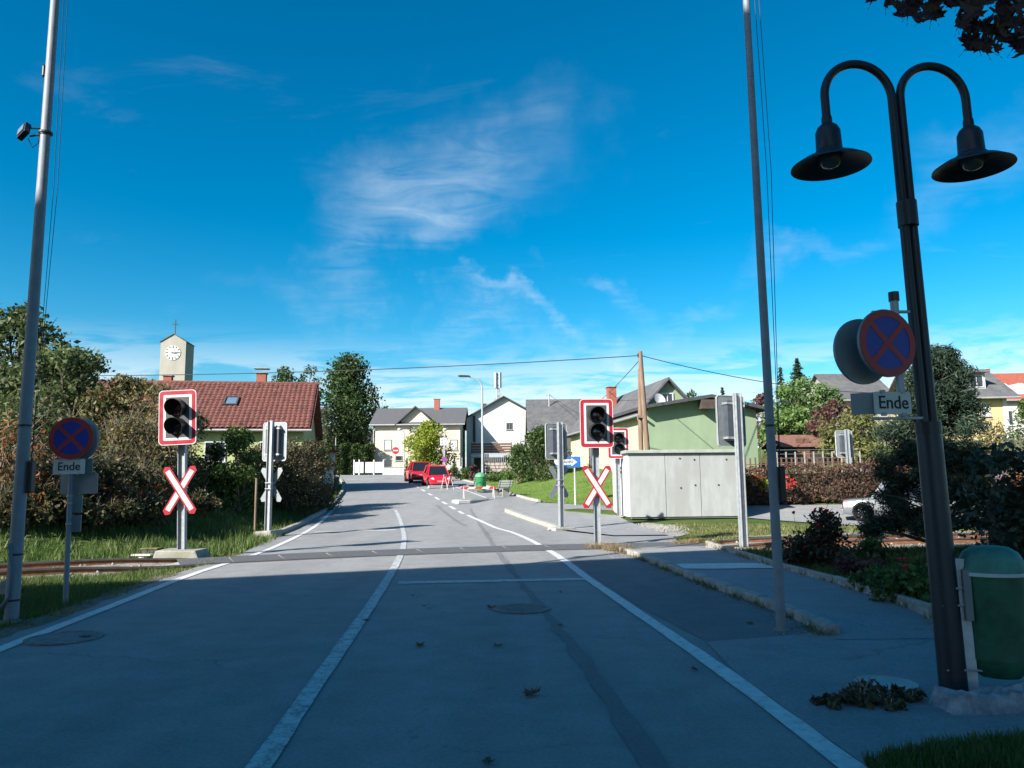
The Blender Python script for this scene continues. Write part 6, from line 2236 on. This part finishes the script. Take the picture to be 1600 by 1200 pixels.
# soil bed
tag(sheet('flower_bed', [G(1225, 893, .12), G(1290, 912, .12), G(1400, 944, .12), Vector((RE[-1].x + .25, RE[-1].y, 0)), Vector((8.5, 8.2, 0)), Vector((9, 13, 0)), Vector((6, 13.2, 0)), Vector((4.6, 12.2, 0))], -.02, soil, hf=h), kind='structure')
grass('bed_weeds', 'weeds and ground cover in the shaded flower bed', lambda x, y: x > x_re(y) + .08, (3.4, 8, 7.2, 13.5), 9000, .04, .2, g_blade, .007, hf=h)


# weeds along the kerbs
def weed_row(name, label, pts, n, mat, spread=.10, h1=.12, base=.02):
    P = resample(pts, .12)
    C = []
    for _ in range(n):
        p_ = P[random.randrange(len(P))]
        C.append((p_.x + random.gauss(0, spread), p_.y + random.gauss(0, spread * .7), hr(p_.y) + base))
    C = np.array(C)
    keep = (np.sin(C[:, 0] * 5.1 + C[:, 1] * 3.7) + np.sin(C[:, 1] * 7.9)) > -.25
    C = C[keep]
    m = len(C)
    a = rng.uniform(0, 6.283, m)
    hh_ = rng.uniform(.02, h1, m)
    wd = .006
    V = np.stack([C + np.stack([np.cos(a) * wd, np.sin(a) * wd, 0 * a], 1), C - np.stack([np.cos(a) * wd, np.sin(a) * wd, 0 * a], 1), C + np.stack([np.sin(a * 3) * hh_ * .7, np.cos(a * 5) * hh_ * .7, hh_], 1)], 1).reshape(-1, 3)
    o = link(name, np_mesh(name, V, np.arange(3 * m).reshape(-1, 3), mat))
    return tag(o, label, 'weeds', kind='stuff')


dryg = leafmat('dry grass blades', [])
straw = leafmat('straw weeds', [(.26, .18, .09), (.34, .25, .13), (.16, .11, .06), (.12, .12, .04)], .3)
weed_row('kerb_weeds', 'dry weeds growing along the right pavement kerb', [p_ + Vector((-.04, 0, 0)) for p_ in RK], 2600, dryg, .05, .09, .0)
weed_row('edging_weeds', 'weeds along the pavement edging by the flower bed', RE, 2600, dryg, .07, .12, .1)
weed_row('signal_weeds', 'straw-coloured weeds at the foot of the right front signal', poly_px([(925, 857), (950, 858), (968, 861), (985, 866)]), 1500, straw, .12, .22, .0)
weed_row('crossing_weeds', 'dry tufts at the pavement end beside the right rails', poly_px([(1060, 851), (1085, 848), (1105, 850)]), 1100, straw, .14, .18, .0)
weed_row('verge_edge_weeds', 'ragged weeds along the left asphalt edge', [Vector((p_.x - .42, p_.y, 0)) for p_ in LE0[1:5]], 2600, dryg, .09, .10, -.02)

# stone block and weeds at the lower right corner
c = G(1520, 1105)
sk_ = thing('rough_stone', 'long rough grey stone kerb block in the lower right corner', 'stone', (c.x + .25, c.y - .02, 0), R(6))
bm = bmesh.new()
bmesh.ops.create_grid(bm, x_segments=34, y_segments=8, size=1)
for v in bm.verts:
    u, w_ = v.co.x, v.co.y
    edge_ = min(1, (1 - abs(w_)) * 4) * min(1, (1 - abs(u)) * 14)
    x = -.52 + (u + 1) * .85
    v.co = Vector((x + random.uniform(-.015, .015), w_ * .15 + .02 * math.sin(x * 9) + random.uniform(-.012, .012), -.03 + .15 * edge_ ** .5 * (1 + .12 * math.sin(x * 7.3) + .1 * math.sin(x * 17 + w_ * 5)) + random.uniform(-.014, .014)))
me = bpy.data.meshes.new('block')
bm.to_mesh(me)
bm.free()
me.materials.append(M('blue grey rough stone', (.24, .26, .29), .9, .35, 9, bump=.8))
link('block', me, sk_)
for px, py, r_, hh_, w_ in ((1298, 1104, .13, .09, 'leftmost at the concrete cover'), (1330, 1100, .16, .11, 'second from the left at the concrete cover'), (1358, 1090, .15, .15, 'tallest before the concrete cover'), (1385, 1104, .18, .10, 'in front of the concrete cover'), (1418, 1096, .15, .11, 'between the concrete cover and the stone')):
    c = G(px, py)
    shrub('withered_weed', 'withered dark weed ' + w_, (c.x, c.y, .0), hh_, r_, leafmat('withered weeds', [(.05, .045, .03), (.085, .06, .035), (.05, .065, .03), (.10, .06, .03)], .2), 300, .02, 12, stems=8, group='withered weeds by the cover', cat='weed', twigs=14)
tag(sheet('corner_grass', [G(1352, 1196), G(1385, 1180), G(1425, 1176), G(1470, 1165), G(1520, 1160), G(1600, 1152), G(1700, 1200), G(1500, 1290), G(1400, 1290)], .013, g_verge), kind='structure')
cg = [G(1352, 1196), G(1385, 1180), G(1425, 1176), G(1470, 1165), G(1520, 1160), G(1600, 1152)]
cgx = np.array([p_.x for p_ in cg])
cgy = np.array([p_.y for p_ in cg])
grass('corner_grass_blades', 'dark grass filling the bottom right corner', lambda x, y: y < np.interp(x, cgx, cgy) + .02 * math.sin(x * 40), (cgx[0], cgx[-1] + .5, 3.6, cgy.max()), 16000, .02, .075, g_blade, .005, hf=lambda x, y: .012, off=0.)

# overhanging maple: trunk outside the picture, one branch with leaves reaching in
mt_ = thing('maple_tree', 'dark maple branch hanging into the upper right corner', 'tree', (6.2, 2.6, 0))
ob = Vector((6.2, 2.6, 0))
tb_ = MB().tube([(0, 0, -.1), (.05, 0, 1.5), (-.1, .1, 3.2), (.1, .2, 5.5), (0, .2, 8)], [.24, .2, .17, .12, .03], 12)
tips = []
for k in range(26):
    a = random.uniform(0, 6.283)
    z = random.uniform(4.2, 8.2)
    r = random.uniform(.8, 2.6) * (1.2 - (z - 4) / 6)
    e = Vector((math.cos(a) * r, math.sin(a) * r - .6, z))
    if e.y + ob.y > 3.2:
        e.y = 3.2 - ob.y
    tb_.tube([(0, .2, z - 1.0), tuple(e * .5 + Vector((0, .1, (z - .5) * .5))), tuple(e)], [.06, .035, .01], 6, False)
    tips.append((e, random.uniform(.5, .95), .8))
tb_.build('trunk', bark, mt_, smooth=60)
V, F = leaf_quads(clump_points(tips, 5200, .2), .09, .7)
mleaf = leafmat('maple leaves', [(.03, .012, .014), (.045, .018, .018), (.03, .028, .015)], .2)
link('crown', np_mesh('crown', V, F, mleaf), mt_)
bz = MB()
src = Vector((-.1, .1, 4.0))
ends = [W(1560, 20, 3.6) - ob, W(1440, 0, 3.7) - ob, W(1590, 60, 3.4) - ob, W(1500, -30, 3.6) - ob]
for e in ends:
    bz.tube([src, (src + e) / 2 + Vector((0, 0, .25)), e], [.03, .015, .005], 6, False)
br_ = bz.build('branch', bark, mt_)
mats_l = [M('maple leaf plum', (.035, .012, .018), .7, .3, 20), M('maple leaf brown', (.05, .022, .016), .7, .3, 20)]
lms = [leaf_mesh(.062, .35, mats_l[i % 2], 50 + i) for i in range(4)]
reg = [(1375, 3), (1395, 2), (1415, 22), (1437, 6), (1440, 32), (1462, 20), (1480, 10), (1500, 2), (1505, 35), (1520, 20), (1530, 55), (1545, 75), (1522, 72), (1550, 48), (1565, 35), (1570, 60), (1585, 80), (1580, 45), (1597, 62), (1590, 20), (1560, 8), (1540, 10), (1610, 40), (1610, 85)]
for i in range(64):
    px, py = reg[i % len(reg)]
    dp = random.uniform(3.3, 3.9)
    c = W(px + random.gauss(0, 7), py - abs(random.gauss(0, 8)), dp) - ob
    link('leaf', lms[i % 4], br_, c, (R(90) + random.uniform(-.9, .9), random.uniform(-.8, .8), random.uniform(-.9, .9)))
